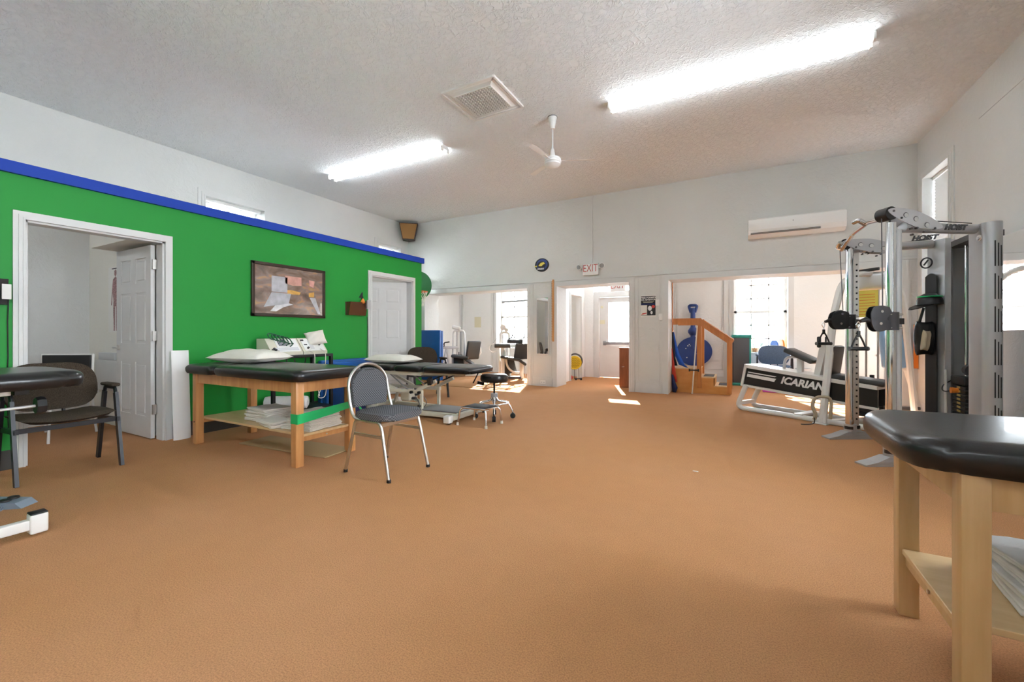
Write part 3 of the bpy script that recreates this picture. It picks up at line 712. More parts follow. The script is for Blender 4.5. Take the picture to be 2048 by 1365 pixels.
def art_shapes(name, m, polys):
    for k, p in enumerate(polys):
        g = G()
        n_ = len(p); x0, x1 = 0.014, 0.0152+0.0003*k
        g.add([(x0, q[0], q[1]) for q in p]+[(x1, q[0], q[1]) for q in p], [tuple(range(n_-1, -1, -1)), tuple(range(n_, 2*n_))]+[(i, (i+1) % n_, n_+(i+1) % n_, n_+i) for i in range(n_)])
        g.build(name, m, t, False)
gl = lambda n, c: mat(n, c, rough=0.06, coat=1.0, vary=0.18, vscale=14)  # pale, white and orange shapes below are glass reflections painted as colour
art_shapes('pale_window_reflection', gl('painted_reflection_pale', (0.50, 0.50, 0.54)), [[(-0.26, -0.02), (-0.05, -0.02), (-0.05, 0.18), (-0.26, 0.18)], [(-0.26, -0.03), (0.0, -0.03), (-0.03, -0.16), (-0.36, -0.22)], [(0.27, -0.06), (0.36, -0.06), (0.44, -0.28), (0.40, -0.28)]])
art_shapes('white_reflection_sweep', gl('painted_reflection_white', (0.74, 0.74, 0.76)), [[(-0.28, -0.27), (-0.20, -0.18), (-0.05, -0.15), (0.03, -0.17), (-0.10, -0.21), (-0.20, -0.27)]])
art_shapes('orange_reflection', gl('painted_reflection_orange', (0.72, 0.40, 0.10)), [[(-0.05, -0.035), (0.12, -0.035), (0.14, 0.0), (0.0, 0.02), (-0.05, 0.015)], [(0.26, -0.05), (0.34, -0.05), (0.34, 0.02), (0.26, 0.0)]])
art_shapes('pink_foliage', gl('print_pink', (0.70, 0.36, 0.30)), [[(-0.08, 0.10), (0.02, 0.08), (0.15, 0.09), (0.15, 0.20), (-0.08, 0.20)], [(0.27, 0.10), (0.33, 0.08), (0.35, 0.17), (0.26, 0.18)]])

# wall file pockets
def pocket(loc, label, extra=True):
    t = thing('file_pocket', label, 'wall file', loc, 0)
    g = G(); 
    # profile in x (out of wall) and z; along y
    def slab(g, y0, y1, pr):
        k = len(pr); v = [(p[0], y0, p[1]) for p in pr]+[(p[0], y1, p[1]) for p in pr]
        g.add(v, [tuple(range(k)), tuple(range(2*k-1, k-1, -1))]+[(i, k+i, k+(i+1) % k, (i+1) % k) for i in range(k)])
    slab(g, -0.18, 0.18, [(0.0, 0.0), (0.004, 0.0), (0.004, 0.2), (0.0, 0.2)])
    slab(g, -0.165, 0.165, [(0.0, 0.0), (0.055, 0.0), (0.10, 0.20), (0.095, 0.20), (0.052, 0.005), (0.0, 0.005)])
    for y in (-0.165, 0.162): slab(g, y, y+0.003, [(0.0, 0.0), (0.055, 0.0), (0.10, 0.20), (0.0, 0.20)])
    g.build('pocket', 'smoke' if extra else 'black', t, False)
    return t
t = pocket((XP, 4.52, 1.375), 'brown translucent wall file pocket left of the second door on the green wall')
g = G(); 
for k in range(9): a0 = k*0.5; g.box((0.104+0.004*k, 0.12, 0.10), (0.106+0.004*k, 0.19, 0.22+0.01*(k % 3)))
tag(g.build('forms', 'silver', None, False), 'grey forms held in the right side of the brown wall pocket', 'papers').location = (XP, 4.52, 1.375)
t = thing('ornament', 'small orange round ornament on the brown wall pocket below the numeral', 'ornament', (XP+0.085, 4.60, 1.585))
G().lathe([(0, -0.035), (0.028, -0.02), (0.034, 0), (0.024, 0.025), (0.012, 0.045), (0, 0.055)]).build('body', 'orange', t)
t = thing('door_numeral', 'black cut-out numeral 4 on the green wall beside the second door', 'number', (XP, 4.64, 1.67))
text('4', 0.17, 0.004, 'ink', 'numeral', t, face_pX((0.006, 0, 0)), sx=0.85, bold=0.005)
t = pocket((XP, 0.86, 1.33), 'black wall file pocket left of the first door at the left edge', False)
t = G().rbox((0.09, 0.0, 0.10), (0.10, 0.05, 0.22), 0.002).build('hang_tag', 'paper'); t.location = (XP, 0.99, 1.27); tag(t, 'white paper tag hanging from the black wall pocket', 'tag')

# mini basketball hoop on the end wall, facing away from the partition
t = thing('basketball_hoop', 'green round-backed toy basketball hoop with orange rim past the green wall end', 'basketball hoop', (-6.68, 7.72, 2.24), R(38))
disc_y(G(), 0.29, 0.33, -0.012, 0.012).build('backboard', 'hoopgreen', t)
G().torus((0.02, -0.20, -0.17), 0.18, 0.010).bar((0.02, -0.02, -0.17), (0.02, -0.03, -0.17), 0.1, 0.04).build('rim', 'rust', t)
g = G()
for k in range(12):
    a0 = 2*PI*k/12
    for d_ in (1, -1):
        pts = []
        for q in range(7):
            u = q/6; rr_ = 0.18-0.10*u**0.8; aa = a0+d_*u*2*PI/12*2; pts.append((0.02+rr_*math.cos(aa), -0.20+rr_*math.sin(aa), -0.17-0.34*u))
        g.tube(pts, 0.0045, 5)
g.build('net', 'cord', t)
G().bar((0.0, 0.01, 0.1), (0.175, 0.224, 0.1), 0.04, 0.12).build('mount', 'blackmetal', t)

# notice sheet and closer bar in left porch room
t = G().box((-0.11, -0.003, -0.15), (0.11, 0, 0.15)).build('notice_sheet', 'ypaper', None, False); t.location = (-6.64, YF-0.001, 1.42); tag(t, 'yellowed paper notice taped to the boarded panel in the far left room', 'notice')
t = thing('window_rod', 'grey rod across the bright far window of the left room', 'rod', (-5.4, YF-0.07, 1.97))
G().cyl((-0.33, 0, 0), (0.45, 0, 0.02), 0.028, 12).cyl((-0.37, 0, 0), (-0.33, 0, 0), 0.045, 12).build('rod', 'grey', t); G().bar((-0.3, 0.0, 0), (-0.3, 0.07, 0.03), 0.02).build('bracket', 'grey', t)
for px_, lab in ((-5.4, 'lit strip light under the ceiling of the far left room'), (-2.4, 'unseen strip light added under the vestibule ceiling to brighten it'), (0.6, 'unseen strip light added under the far right room ceiling to brighten it')):  # middle and right strips are unseen lamps added to brighten the porch rooms
    t = thing('ceiling_strip', lab, 'ceiling light', (px_, 9.1, 2.62))
    G().rbox((-0.55, -0.05, -0.03), (0.55, 0.05, 0), 0.01).build('housing', 'plasticw', t); G().rbox((-0.53, -0.035, -0.065), (0.53, 0.035, -0.03), 0.015).build('tube', 'tubeon', t)

for y_, lab in ((0.1, 'unseen wall strip light added to brighten the first treatment room, left of its doorway'), (3.3, 'wall strip light inside the second treatment room, left of its doorway')):  # first-room strip is an added lamp, out of view, brightening its walls
    t = thing('wall_strip', lab, 'wall light', (XP-0.12, y_, 2.25))
    G().rbox((-0.06, -0.6, -0.03), (0, 0.6, 0.03), 0.008).build('housing', 'plasticw', t); G().cyl((-0.085, -0.58, 0), (-0.085, 0.58, 0), 0.019, 12).build('tube', 'tubedim', t)
# anatomy chart and paper tray in the first treatment room
t = thing('anatomy_chart', 'narrow white anatomy chart of a standing human figure behind the open door', 'chart', (-6.50, 2.139, 1.47))
G().box((-0.20, -0.003, -0.36), (0.20, 0, 0.42)).build('sheet', 'paper', t, False)
fig = [(0, 0.30), (0.03, 0.33), (0.03, 0.37), (0, 0.39), (-0.03, 0.37), (-0.03, 0.33), (-0.01, 0.30), (-0.07, 0.27), (-0.10, 0.10), (-0.12, -0.03), (-0.10, -0.04), (-0.07, 0.12), (-0.055, 0.02), (-0.06, -0.12), (-0.045, -0.30), (-0.05, -0.34), (-0.015, -0.34), (-0.01, -0.05), (0.01, -0.05), (0.015, -0.34), (0.05, -0.34), (0.045, -0.30), (0.06, -0.12), (0.055, 0.02), (0.07, 0.12), (0.10, -0.04), (0.12, -0.03), (0.10, 0.10), (0.07, 0.27), (0.01, 0.30)]
g = G(); k = len(fig); g.add([(p[0], -0.0045, p[1]) for p in fig], [tuple(range(k))]); g.build('figure', mat('muscle_print', (0.36, 0.20, 0.20), vary=0.5, vscale=60), t, False)
g = G(); 
for q in range(4): G().box((0.11, -0.0045, 0.3-q*0.15), (0.15, -0.0035, 0.36-q*0.15)).build('side_note', 'inkred', t, False)
g = G(); g.box((-0.1, -0.0045, 0.395), (0.1, -0.0035, 0.405)); g.build('title_line', 'ink', t, False)
t = thing('utility_box', 'white wall box with a clear tray under the door handle in the first room', 'box', (-6.45, 2.135, 0.42))
G().rbox((-0.48, -0.05, 0.0), (0.2, 0, 0.36), 0.006).build('box', 'trimw', t); G().rbox((-0.38, -0.05, 0.362), (0.06, 0, 0.45), 0.004).build('tray', 'silverlight', t)
outlet((-7.04, 2.14, 0.40), 0, 'white electrical outlet low on the treatment room wall by the sling chair')

# ================================================================== FURNITURE
# ---- wooden treatment table (built along +X from origin at the near-left leg)
def wood_table(name, label, loc, L_=1.63, W_=0.60, wood='pine', over=0.09, seam=0.55, rz=0, topz=0.80, legw=0.07, oy=0.04):
    t = thing(name, label, 'treatment table', loc, rz); rl = topz-0.092
    for x in (0, L_-legw):
        for y in (0, W_-legw): G().rbox((x, y, 0), (x+legw, y+legw, rl), 0.004, 2).build('leg', wood, t)
    for y in (0.012, W_-0.037): G().box((legw, y, rl-0.100), (L_-legw, y+0.025, rl-0.001)).build('rail', wood, t, False)
    for x in (0.012, L_-0.037): G().box((x, legw, rl-0.100), (x+0.025, W_-legw, rl-0.001)).build('rail', wood, t, False)
    for x in (0.02, L_-0.045): G().box((x, legw-0.001, 0.20), (x+0.025, W_-legw+0.001, 0.240)).build('stretcher', wood, t, False)
    G().rbox((0.01, legw+0.003, 0.241), (L_-0.01, W_-legw-0.003, 0.262), 0.002, 1).build('shelf', 'ply', t, False)
    if wood == 'pine': G().cyl((0.035, -0.003, 0.22), (0.035, 0.001, 0.22), 0.008, 10).build('bolt', 'blackmetal', t)
    for x, q in ((0.018, -1), (L_-0.018, 1)): G().cyl((x, W_/2, 0.22), (x+q*0.004, W_/2, 0.22), 0.007, 10).build('bolt', 'dullchrome', t)
    def cush(x0, x1, y0, y1, c0, c1):
        # rounded plan corners only at the free ends
        pts = []
        def arc(cx, cy, a0, r_): 
            for q in range(7): a = a0+q*PI/12; pts.append((cx+r_*math.cos(a), cy+r_*math.sin(a)))
        r0 = 0.09 if c0 else 0.02; r1 = 0.09 if c1 else 0.02
        arc(x1-r1, y1-r1, 0, r1); arc(x0+r0, y1-r0, PI/2, r0); arc(x0+r0, y0+r0, PI, r0); arc(x1-r1, y0+r1, 1.5*PI, r1)
        return pts
    xs = [-over, seam, L_+over] if seam else [-over, L_+over]
    for i in range(len(xs)-1):
        g = G(); g.cushion(xs[i], xs[i+1], -oy, W_+oy, rl-0.004, topz-0.004, 0.075, cr=12 if seam else 7)
        g.build('cushion', 'vinyl', t)
    return t
wt = wood_table('treatment_table', 'amber wood treatment table with black padded top and lower shelf by the green wall', (-4.79, 2.16, 0), L_=1.63, W_=0.60, seam=0.42, over=0.075, oy=0.05)
wood_table('treatment_table', 'pale maple treatment table with black padded top in the right foreground', (0.55, 1.635, 0), L_=1.50, W_=0.585, wood='maple', seam=None, legw=0.062, over=0.12, oy=0.04)

def towel(loc, sx, sy, h, m, label, group, seed, rz=0.0):
    g = G(); rnd = random.Random(seed); n = 2
    for k in range(n):
        j = lambda: rnd.uniform(-0.014, 0.014)
        g.rbox((-sx/2+j(), -sy/2+j(), h*k/n+0.0006), (sx/2+j(), sy/2+j(), h*(k+1)/n-0.0006), h/n*0.46, 3)
    o = g.build('folded_towel', m, None, True, merge=False); o.location = loc; o.rotation_euler = (0, 0, rz)
    sd = o.modifiers.new('sub', 'SUBSURF'); sd.subdivision_type = 'SIMPLE'; sd.levels = 3; sd.render_levels = 3
    tx = bpy.data.textures.new('fold', 'CLOUDS'); tx.noise_scale = 0.09
    d_ = o.modifiers.new('wave', 'DISPLACE'); d_.texture = tx; d_.strength = 0.016; d_.texture_coords = 'GLOBAL'; d_.direction = 'Z'; d_.mid_level = 0.45
    return tag(o, label, 'towel', group)
z = 0.264
pos = 'folded towels on the shelf of the amber table'
for k in range(4): towel((-4.02, 2.47, z+k*0.030), 0.36-0.01*k, 0.26, 0.029, 'towel', 'off-white folded towel in the left pile on the amber table shelf, %s' % ['lowest of its pile', 'second from the bottom', 'third from the bottom', 'topmost of its pile'][k], pos, 11+k, R(8-5*k))
for k in range(2): towel((-3.70, 2.33, z+k*0.028), 0.30, 0.20, 0.027, 'towel', 'crumpled off-white towel lying between the two piles on the shelf, %s' % ['lower one', 'upper one'][k], pos, 21+k, R(-14+9*k))
for k in range(6): towel((-3.36+0.012*(k % 2), 2.46, z+k*0.024), 0.34-0.008*k, 0.34-0.01*k, 0.023, 'towel', 'cream folded towel in the right pile under the green band, %s' % ['bottom of the pile', 'second up', 'third up', 'fourth up', 'fifth up', 'on top of the pile'][k], pos, 31+k, R(6-3*k))
for k in range(5): towel((0.93, 1.95, z+k*0.026), 0.36-0.006*k, 0.34, 0.025, 'towelw' if k > 1 else 'towel', 'large folded towel on the maple table shelf, %s' % ['lowest', 'second lowest', 'middle one', 'second from top', 'topmost'][k], 'folded towels under the maple table', 41+k, R(-6+3*k))

def pillow(loc, lx, ly, h, label, seed, rz=0):
    o = G().pillow(lx, ly, h, seed).build('pillow', 'linen'); o.location = loc; o.rotation_euler = (0, 0, rz); return tag(o, label, 'pillow')
pillow((-4.50, 2.56, 0.795), 0.68, 0.46, 0.135, 'white pillow with creased pillowcase on the amber wooden treatment table', 3, R(10))
# green exercise band around two legs of the amber table
t = thing('resistance_band', 'bright green latex band stretched between the right legs of the amber table', 'exercise band', (-3.14, 2.16, 0.0))
g = G(); P = [(-0.080, -0.006, 0.40), (0.006, -0.006, 0.40), (0.006, 0.0, 0.40), (0.010, 0.30, 0.425), (0.006, 0.585, 0.45), (0.004, 0.592, 0.45), (-0.080, 0.594, 0.45)]
for off, hw in ((0.0, 0.040),):
    v = []
    for i, p in enumerate(P):
        hh2 = hw*(1 if i < 3 else (0.85 if i == 3 else 0.55)); v += [(p[0], p[1], p[2]-hh2), (p[0], p[1], p[2]+hh2)]
    g.add(v, [(2*i, 2*i+2, 2*i+3, 2*i+1) for i in range(len(P)-1)])
o = g.build('band', 'bandg', t, False); md = o.modifiers.new('s', 'SOLIDIFY'); md.thickness = 0.003; md.offset = 1
g = G(); v = []
for i, (y, zc) in enumerate(((0.0, 0.43), (0.3, 0.452), (0.585, 0.475))): v += [(0.014, y, zc-0.02), (0.014, y, zc+0.012)]
g.add(v, [(0, 2, 3, 1), (2, 4, 5, 3)]); o = g.build('band_fold', 'bandg', t, False); md = o.modifiers.new('s', 'SOLIDIFY'); md.thickness = 0.003; md.offset = 1
g = G(); g.lathe([(0, -0.03), (0.022, -0.015), (0.026, 0.0), (0.02, 0.02), (0, 0.03)], (0.02, 0.60, 0.44), 12); g.tube([(0.02, 0.60, 0.43), (0.035, 0.62, 0.38), (0.03, 0.61, 0.34)], 0.010, 6); g.tube([(0.02, 0.60, 0.43), (0.01, 0.63, 0.39), (0.02, 0.64, 0.35)], 0.009, 6)
g.build('knot', 'bandg', t)
t = G().at((0, 0, 0), (0, 0, R(4))).rbox((-0.62, -0.17, 0.0), (0.55, 0.17, 0.012), 0.004).build('flat_board', 'cardboard'); t.location = (-3.75, 2.58, 0.001); tag(t, 'thin tan board lying on the carpet under the amber treatment table', 'board')
# white foam roll against the casing
g = G(); pts = []
n = 12
for i in range(n+1): a = -0.9+1.8*i/n; pts.append((0.055*math.cos(a)-0.03, 0.10*math.sin(a)))
for i in range(n, -1, -1): a = -0.9+1.8*i/n; pts.append((0.042*math.cos(a)-0.03, 0.09*math.sin(a)))
g.prism(pts, 0, 0.92)
o = g.build('foam_sheet', 'plasticw'); o.location = (-5.135, 2.20, 0.001); tag(o, 'curved white foam sheet standing against the green wall beside the first door', 'foam sheet')
for v in o.data.vertices: v.co.x += 0.05*(1-v.co.z/0.92); v.co.y += -0.035*(1-v.co.z/0.92)*0
# power cord along casing
t = G().tube([(0, 0, 1.36), (0.004, 0.01, 1.2), (0, 0.0, 0.9), (0.004, -0.008, 0.6), (0.0, 0.0, 0.2)], 0.004, 6).build('telephone_wire', 'black'); t.location = (XP+0.006, 4.755, 0); tag(t, 'thin dark cord hanging down the green wall beside the second door', 'cord')
t = G().tube([(0, 0, 1.45), (0.004, -0.008, 1.2), (0, -0.005, 0.9), (0.004, -0.012, 0.75), (0.0, -0.002, 0.3)], 0.004, 6).build('telephone_wire', 'black'); t.location = (XP+0.006, 1.045, 0); tag(t, 'thin dark cord hanging down the green wall beside the first door', 'cord')

# ---- banquet chair
t = thing('banquet_chair', 'chrome framed banquet chair with grey patterned seat and rounded back', 'chair', (-2.49, 2.50, 0), R(-2))
for sy in (-1, 1):
    for sx, x0, x1 in ((-1, -0.245, -0.155), (1, 0.235, 0.15)):
        g = G(); g.tube([(x0, sy*0.212, 0.012), (x1, sy*0.200, 0.37)], 0.0125, 12); o = g.build('leg', 'dullchrome', t)
        G().cyl((x0, sy*0.212, 0.0), (x0+0.001, sy*0.212, 0.022), 0.016, 12).build('foot_cap', 'black', o)
    g = G(); g.tube(rounded([(-0.155, sy*0.200, 0.365), (-0.14, sy*0.198, 0.425), (0.13, sy*0.198, 0.425), (0.15, sy*0.200, 0.365)], 0.06), 0.0125, 12); g.build('side_rail', 'dullchrome', t)
    G().bar((-0.175, sy*0.20, 0.315), (0.16, sy*0.20, 0.315), 0.012, 0.02).build('stretcher', 'dullchrome', t)
for xx in (0.14, -0.14): G().bar((xx, -0.198, 0.405), (xx, 0.198, 0.405), 0.012, 0.025).build('cross_rail', 'dullchrome', t)
pts = []
for sy in (1,):
    pts = [(-0.02, 0.20, 0.425), (-0.16, 0.205, 0.43), (-0.205, 0.205, 0.55), (-0.225, 0.20, 0.66)]
L1 = [Vector(p) for p in rounded(pts, 0.06)]
arc = [Vector((-0.225-0.02*math.sin(a), 0.20*math.cos(a), 0.66+0.185*math.sin(a))) for a in [PI*i/18 for i in range(1, 18)]]
R1 = [Vector((p.x, -p.y, p.z)) for p in L1][::-1]
G().tube(L1+arc+R1, 0.0125, 12).build('back_frame', 'dullchrome', t)
# seat pad
g = G(); sp = []
for q in range(40):
    a = 2*PI*q/40; ca, sa = math.cos(a), math.sin(a); e = 0.45
    sp.append((0.205*math.copysign(abs(ca)**e, ca)+0.01, 0.215*math.copysign(abs(sa)**e, sa)*(1.0+0.06*ca)))
g.prism(sp, 0.432, 0.485, 0.02, 4); g.build('seat', 'greyfab', t)
bp = []
for a in [PI*i/20 for i in range(21)]: bp.append((0.176*math.cos(a), 0.66+0.155*math.sin(a)))
bp += [(-0.176, 0.55), (-0.165, 0.505), (0.165, 0.505), (0.176, 0.55)]
g = G(); g.prism(bp, -0.016, 0.022, 0.012, 3); o = g.build('backrest', 'greyfab', t)
for v in o.data.vertices:
    y, zz, th = v.co.x, v.co.y, v.co.z; v.co = Vector((-0.218-0.14*(zz-0.58)*0.6+th, y, zz))
g = G(); g.prism([(0.05, 0.800), (0.0, 0.790), (-0.05, 0.800), (-0.05, 0.806), (0.05, 0.806)], 0.02, 0.03); o = g.build('hand_slot', 'black', t, False)
for v in o.data.vertices: v.co = Vector((-0.232+v.co.z-0.012, v.co.x, v.co.y-0.005))

# ---- brown fabric armchair with bent black arms (faces +x)
def brown_chair(loc, rz, label, group=None, fab='brownfab', seatfab=None):
    t = thing('reception_chair', label, 'chair', loc, rz, group)
    for sy in (-1, 1):
        y = sy*0.29
        for (x0, x1) in ((0.235, 0.115), (-0.245, -0.105)):
            g = G(); g.bar((x0, y, 0.0), (x1, y, 0.60), 0.022, 0.045); g.build('leg', 'blackmetal', t, False)
        g = G(); g.tube(rounded([(0.118, y, 0.585), (0.10, y, 0.645), (-0.09, y, 0.645), (-0.108, y, 0.585)], 0.05), 0.02, 8, sx=0.6); g.build('arm_frame', 'blackmetal', t)
        g = G(); g.rbox((-0.115, y-0.03, 0.650), (0.13, y+0.03, 0.678), 0.013, 3); g.build('armrest', fab, t)
        G().bar((0.20, y*0.97, 0.385), (-0.20, y*0.97, 0.365), 0.02, 0.035).build('seat_rail', 'blackmetal', t, False)
    G().bar((0.17, -0.285, 0.385), (0.17, 0.285, 0.385), 0.02, 0.035).build('seat_rail', 'blackmetal', t, False)
    # seat: dished
    g = G(); n = 12; v = []; f = []
    for top in (1, 0):
        for i in range(n+1):
            for j in range(n+1):
                u = -1+2*i/n; w_ = -1+2*j/n; e = (max(abs(u), abs(w_))**6); d_ = 0.028*(w_**2)
                v.append((u*0.235*(1-0.04*abs(w_)**4), w_*0.265*(1-0.03*abs(u)**4), 0.43+d_+(0.028*(1-e) if top else -0.028*(1-e)) +0.01*(1-(u+0.0)**2)*top))
    for k in (0, 1):
        for i in range(n):
            for j in range(n):
                q = (k*(n+1)**2+i*(n+1)+j, k*(n+1)**2+(i+1)*(n+1)+j, k*(n+1)**2+(i+1)*(n+1)+j+1, k*(n+1)**2+i*(n+1)+j+1); f.append(q[::-1] if k else q)
    # stitch border
    m_ = (n+1)**2
    def idx(i, j, k): return k*m_+i*(n+1)+j
    for i in range(n): f += [(idx(i, 0, 1), idx(i+1, 0, 1), idx(i+1, 0, 0), idx(i, 0, 0)), (idx(i+1, n, 1), idx(i, n, 1), idx(i, n, 0), idx(i+1, n, 0)), (idx(0, i+1, 1), idx(0, i, 1), idx(0, i, 0), idx(0, i+1, 0)), (idx(n, i, 1), idx(n, i+1, 1), idx(n, i+1, 0), idx(n, i, 0))]
    g.add(v, f); g.build('seat', seatfab or fab, t)
    # back: wide rounded pad, gently curved
    o_ = []
    for q in range(44):
        a = 2*PI*q/44; ca, sa = math.cos(a), math.sin(a); e = 0.52
        yy = 0.27*math.copysign(abs(ca)**e, ca)*(1-0.10*max(sa, 0)-0.0); zz = 0.665+0.19*math.copysign(abs(sa)**0.62, sa)
        o_.append((yy, zz))
    g = G(); g.prism(o_, -0.022, 0.022, 0.018, 3); o = g.build('backrest', fab, t)
    for vv in o.data.vertices:
        y, zz, th = vv.co.x, vv.co.y, vv.co.z; vv.co = Vector((-0.215-0.16*(zz-0.55)+th+0.25*y*y, y, zz))
    for sy in (-0.05, 0.07): G().tube([(-0.16, sy, 0.40), (-0.23, sy, 0.42), (-0.245, sy, 0.52), (-0.235, sy, 0.60)], 0.012, 8).build('back_support', 'blackmetal', t)
    return t
c0 = brown_chair((-4.755, 1.235, 0), R(0), 'brown speckled armchair with black bent legs by the first door')
dup(c0, (-4.72, 5.66, 0), R(-28), 'brown armchair behind the second treatment table near the second door')
brown_chair((0.62, 9.72, 0), R(-90), 'slate blue armchair with sunlit pale seat under the right far window', fab='bluefab')

# ---- sling chair in the treatment room
t = thing('sling_chair', 'black sling-back chair with white metal frame inside the first treatment room', 'chair', (-6.50, 1.72, 0), R(-58))
G().rbox((-0.02, -0.25, 0.60), (0.0, 0.25, 0.86), 0.006).build('back_sling', 'black', t)
G().rbox((-0.02, -0.25, 0.43), (0.44, 0.25, 0.45), 0.006).build('seat_sling', 'black', t)
for sy in (-1, 1):
    G().tube(rounded([(0.46, sy*0.265, 0.0), (0.44, sy*0.265, 0.44), (0.0, sy*0.265, 0.44), (-0.02, sy*0.265, 0.87)], 0.05), 0.012, 10).build('side_frame', 'whitemetal', t)
    G().tube([(0.0, sy*0.265, 0.44), (-0.06, sy*0.265, 0.0)], 0.012, 10).build('leg', 'whitemetal', t)
G().tube([(-0.02, -0.265, 0.865), (-0.02, 0.265, 0.865)], 0.010, 8).build('top_bar', 'whitemetal', t)

# ---- equipment cart along the green wall
t = thing('equipment_cart', 'black metal rolling cart against the green wall behind the amber table', 'cart', (-5.12, 2.92, 0))
for x in (0.02, 0.40):
    for y in (0.02, 0.80):
        G().box((x-0.018, y-0.018, 0.10), (x+0.018, y+0.018, 0.80)).build('post', 'blackmetal', t, False)
        g = G(); g.cyl((x-0.012, y, 0.045), (x+0.012, y, 0.045), 0.045, 20); o = g.build('caster', 'black', t); G().bar((x, y, 0.05), (x, y, 0.11), 0.03, 0.012).build('fork', 'chrome', o)
for zz, nm in ((0.80, 'top_shelf'), (0.13, 'lower_shelf')): G().rbox((0.0, 0.0, zz), (0.42, 0.82, zz+0.035), 0.006).build(nm, 'blackmetal', t)
def device(loc, wy, label, scr):
    t = thing('therapy_device', label, 'therapy device', loc)
    pr = [(0.0, 0.0), (0.30, 0.0), (0.30, 0.035), (0.16, 0.20), (0.0, 0.20)]
    g = G(); k = len(pr); v = [(p[0], 0, p[1]) for p in pr]+[(p[0], wy, p[1]) for p in pr]
    g.add(v, [tuple(range(k)), tuple(range(2*k-1, k-1, -1))]+[(i, k+i, k+(i+1) % k, (i+1) % k) for i in range(k)]); g.build('housing', 'beige', t, False)
    # panel frame: origin at panel bottom edge, u along y, w up the slope
    a = math.atan2(0.165, 0.14); M_ = Matrix.Translation(Vector((0.30, 0, 0.035))) @ Euler((0, 0, 0)).to_matrix().to_4x4()
    def onp(u, w_, h): # h outwards
        return (0.30-w_*math.cos(a)+h*math.sin(a), u, 0.035+w_*math.sin(a)+h*math.cos(a))
    def pbox(name, u0, u1, w0, w1, h, m, par=t):
        v = [onp(u, w_, hh_) for hh_ in (0.0, h) for (u, w_) in ((u0, w0), (u1, w0), (u1, w1), (u0, w1))]
        g = G(); g.add(v, [(3, 2, 1, 0), (4, 5, 6, 7), (0, 1, 5, 4), (1, 2, 6, 5), (2, 3, 7, 6), (3, 0, 4, 7)]); return g.build(name, m, par, False)
    if scr:
        pbox('face_plate', 0.10, wy-0.02, 0.01, 0.205, 0.004, 'plasticw'); pbox('display', 0.13, 0.235, 0.10, 0.195, 0.008, 'screen')
        pbox('key_strip', 0.06, wy-0.04, 0.03, 0.07, 0.007, 'silverlight')
        for u in (0.27, 0.31): pbox('label_strip', u-0.012, u+0.016, 0.12, 0.14, 0.008, 'ink')
    else:
        pbox('face_plate', 0.03, wy-0.02, 0.01, 0.205, 0.004, 'plasticw'); pbox('channel_strip', 0.12, 0.17, 0.04, 0.17, 0.007, 'silverlight'); pbox('label_strip', 0.03, 0.07, 0.17, 0.19, 0.008, 'ink'); pbox('label_strip', 0.05, 0.09, 0.10, 0.115, 0.008, 'ink')
    for u, w_ in (((0.02, 0.03), (0.045, 0.05), (0.06, 0.03)) if scr else ((0.08, 0.05), (0.26, 0.10))):
        g = G(); g.cyl(onp(u, w_, 0.0), onp(u, w_, 0.022), 0.013, 14); g.build('knob', 'black', t)
    return t
device((-5.08, 2.96, 0.835), 0.40, 'beige sloped therapy machine with a display at the left of the cart top', True)
device((-5.08, 3.37, 0.835), 0.34, 'beige sloped therapy machine with dials at the right of the cart top', False)
def cable(name, pts, r, m, label, cat='cable'):
    o = G().tube(rounded(pts, 0.08, 6), r, 6).build(name, m); return tag(o, label, cat)
g = G()
for k in range(5):
    c_ = (-4.93+0.01*k, 3.06+0.035*k, 1.035-0.012*k); pts = [(c_[0]+0.045*math.cos(q*0.7)+0.012*k, c_[1]+0.05*math.sin(q*0.7), c_[2]-0.03*math.cos(q*0.7)*1.6+0.004*q) for q in range(10)]; g.tube(pts, 0.007, 6)
tag(g.build('cable_coil', 'greencable'), 'dark green cable loops heaped over the left therapy machine', 'cable coil')
cable('patient_lead', [(-4.78, 3.60, 0.90), (-4.695, 3.62, 0.86), (-4.69, 3.61, 0.60), (-4.68, 3.55, 0.40), (-4.68, 3.48, 0.28), (-4.68, 3.60, 0.27), (-4.69, 3.64, 0.45), (-4.70, 3.60, 0.62)], 0.005, 'cord', 'looping white lead hanging from the right therapy machine')
cable('patient_lead', [(-4.80, 3.44, 0.88), (-4.692, 3.46, 0.86), (-4.69, 3.46, 0.60), (-4.69, 3.50, 0.42), (-4.68, 3.52, 0.30)], 0.005, 'cord', 'straight cream lead hanging beside the looped lead on the cart')
cable('power_cord', [(-4.80, 3.05, 0.85), (-4.69, 3.08, 0.83), (-4.685, 3.10, 0.62), (-4.69, 3.18, 0.38), (-4.70, 3.30, 0.55), (-4.70, 3.34, 0.80)], 0.006, 'black', 'black cord looping under the left side of the cart top')
cable('power_cord', [(-4.72, 3.20, 0.79), (-4.70, 3.24, 0.60), (-4.70, 3.34, 0.34), (-4.70, 3.44, 0.55), (-4.72, 3.46, 0.79)], 0.006, 'black', 'black cord looping under the middle of the cart top')
o = G().pillow(0.20, 0.24, 0.14, 9).build('electrode_cloth', 'towel'); o.location = (-4.90, 3.62, 1.02); o.rotation_euler = (R(25), R(62), 0); tag(o, 'crumpled pale cloth and pads heaped on the right therapy machine', 'cloth')
for v in o.data.vertices: v.co.z *= 0.7
t = thing('rolled_blanket', 'white rolled blanket lying on the lower shelf of the cart', 'blanket', (-4.90, 3.22, 0.246), R(38))
g = G(); g.lathe([(0.0, -0.24), (0.05, -0.245), (0.075, -0.235), (0.08, -0.2), (0.08, 0.2), (0.075, 0.235), (0.05, 0.245), (0.0, 0.24)], axis='x', seg=24); g.build('roll', 'towelw', t)
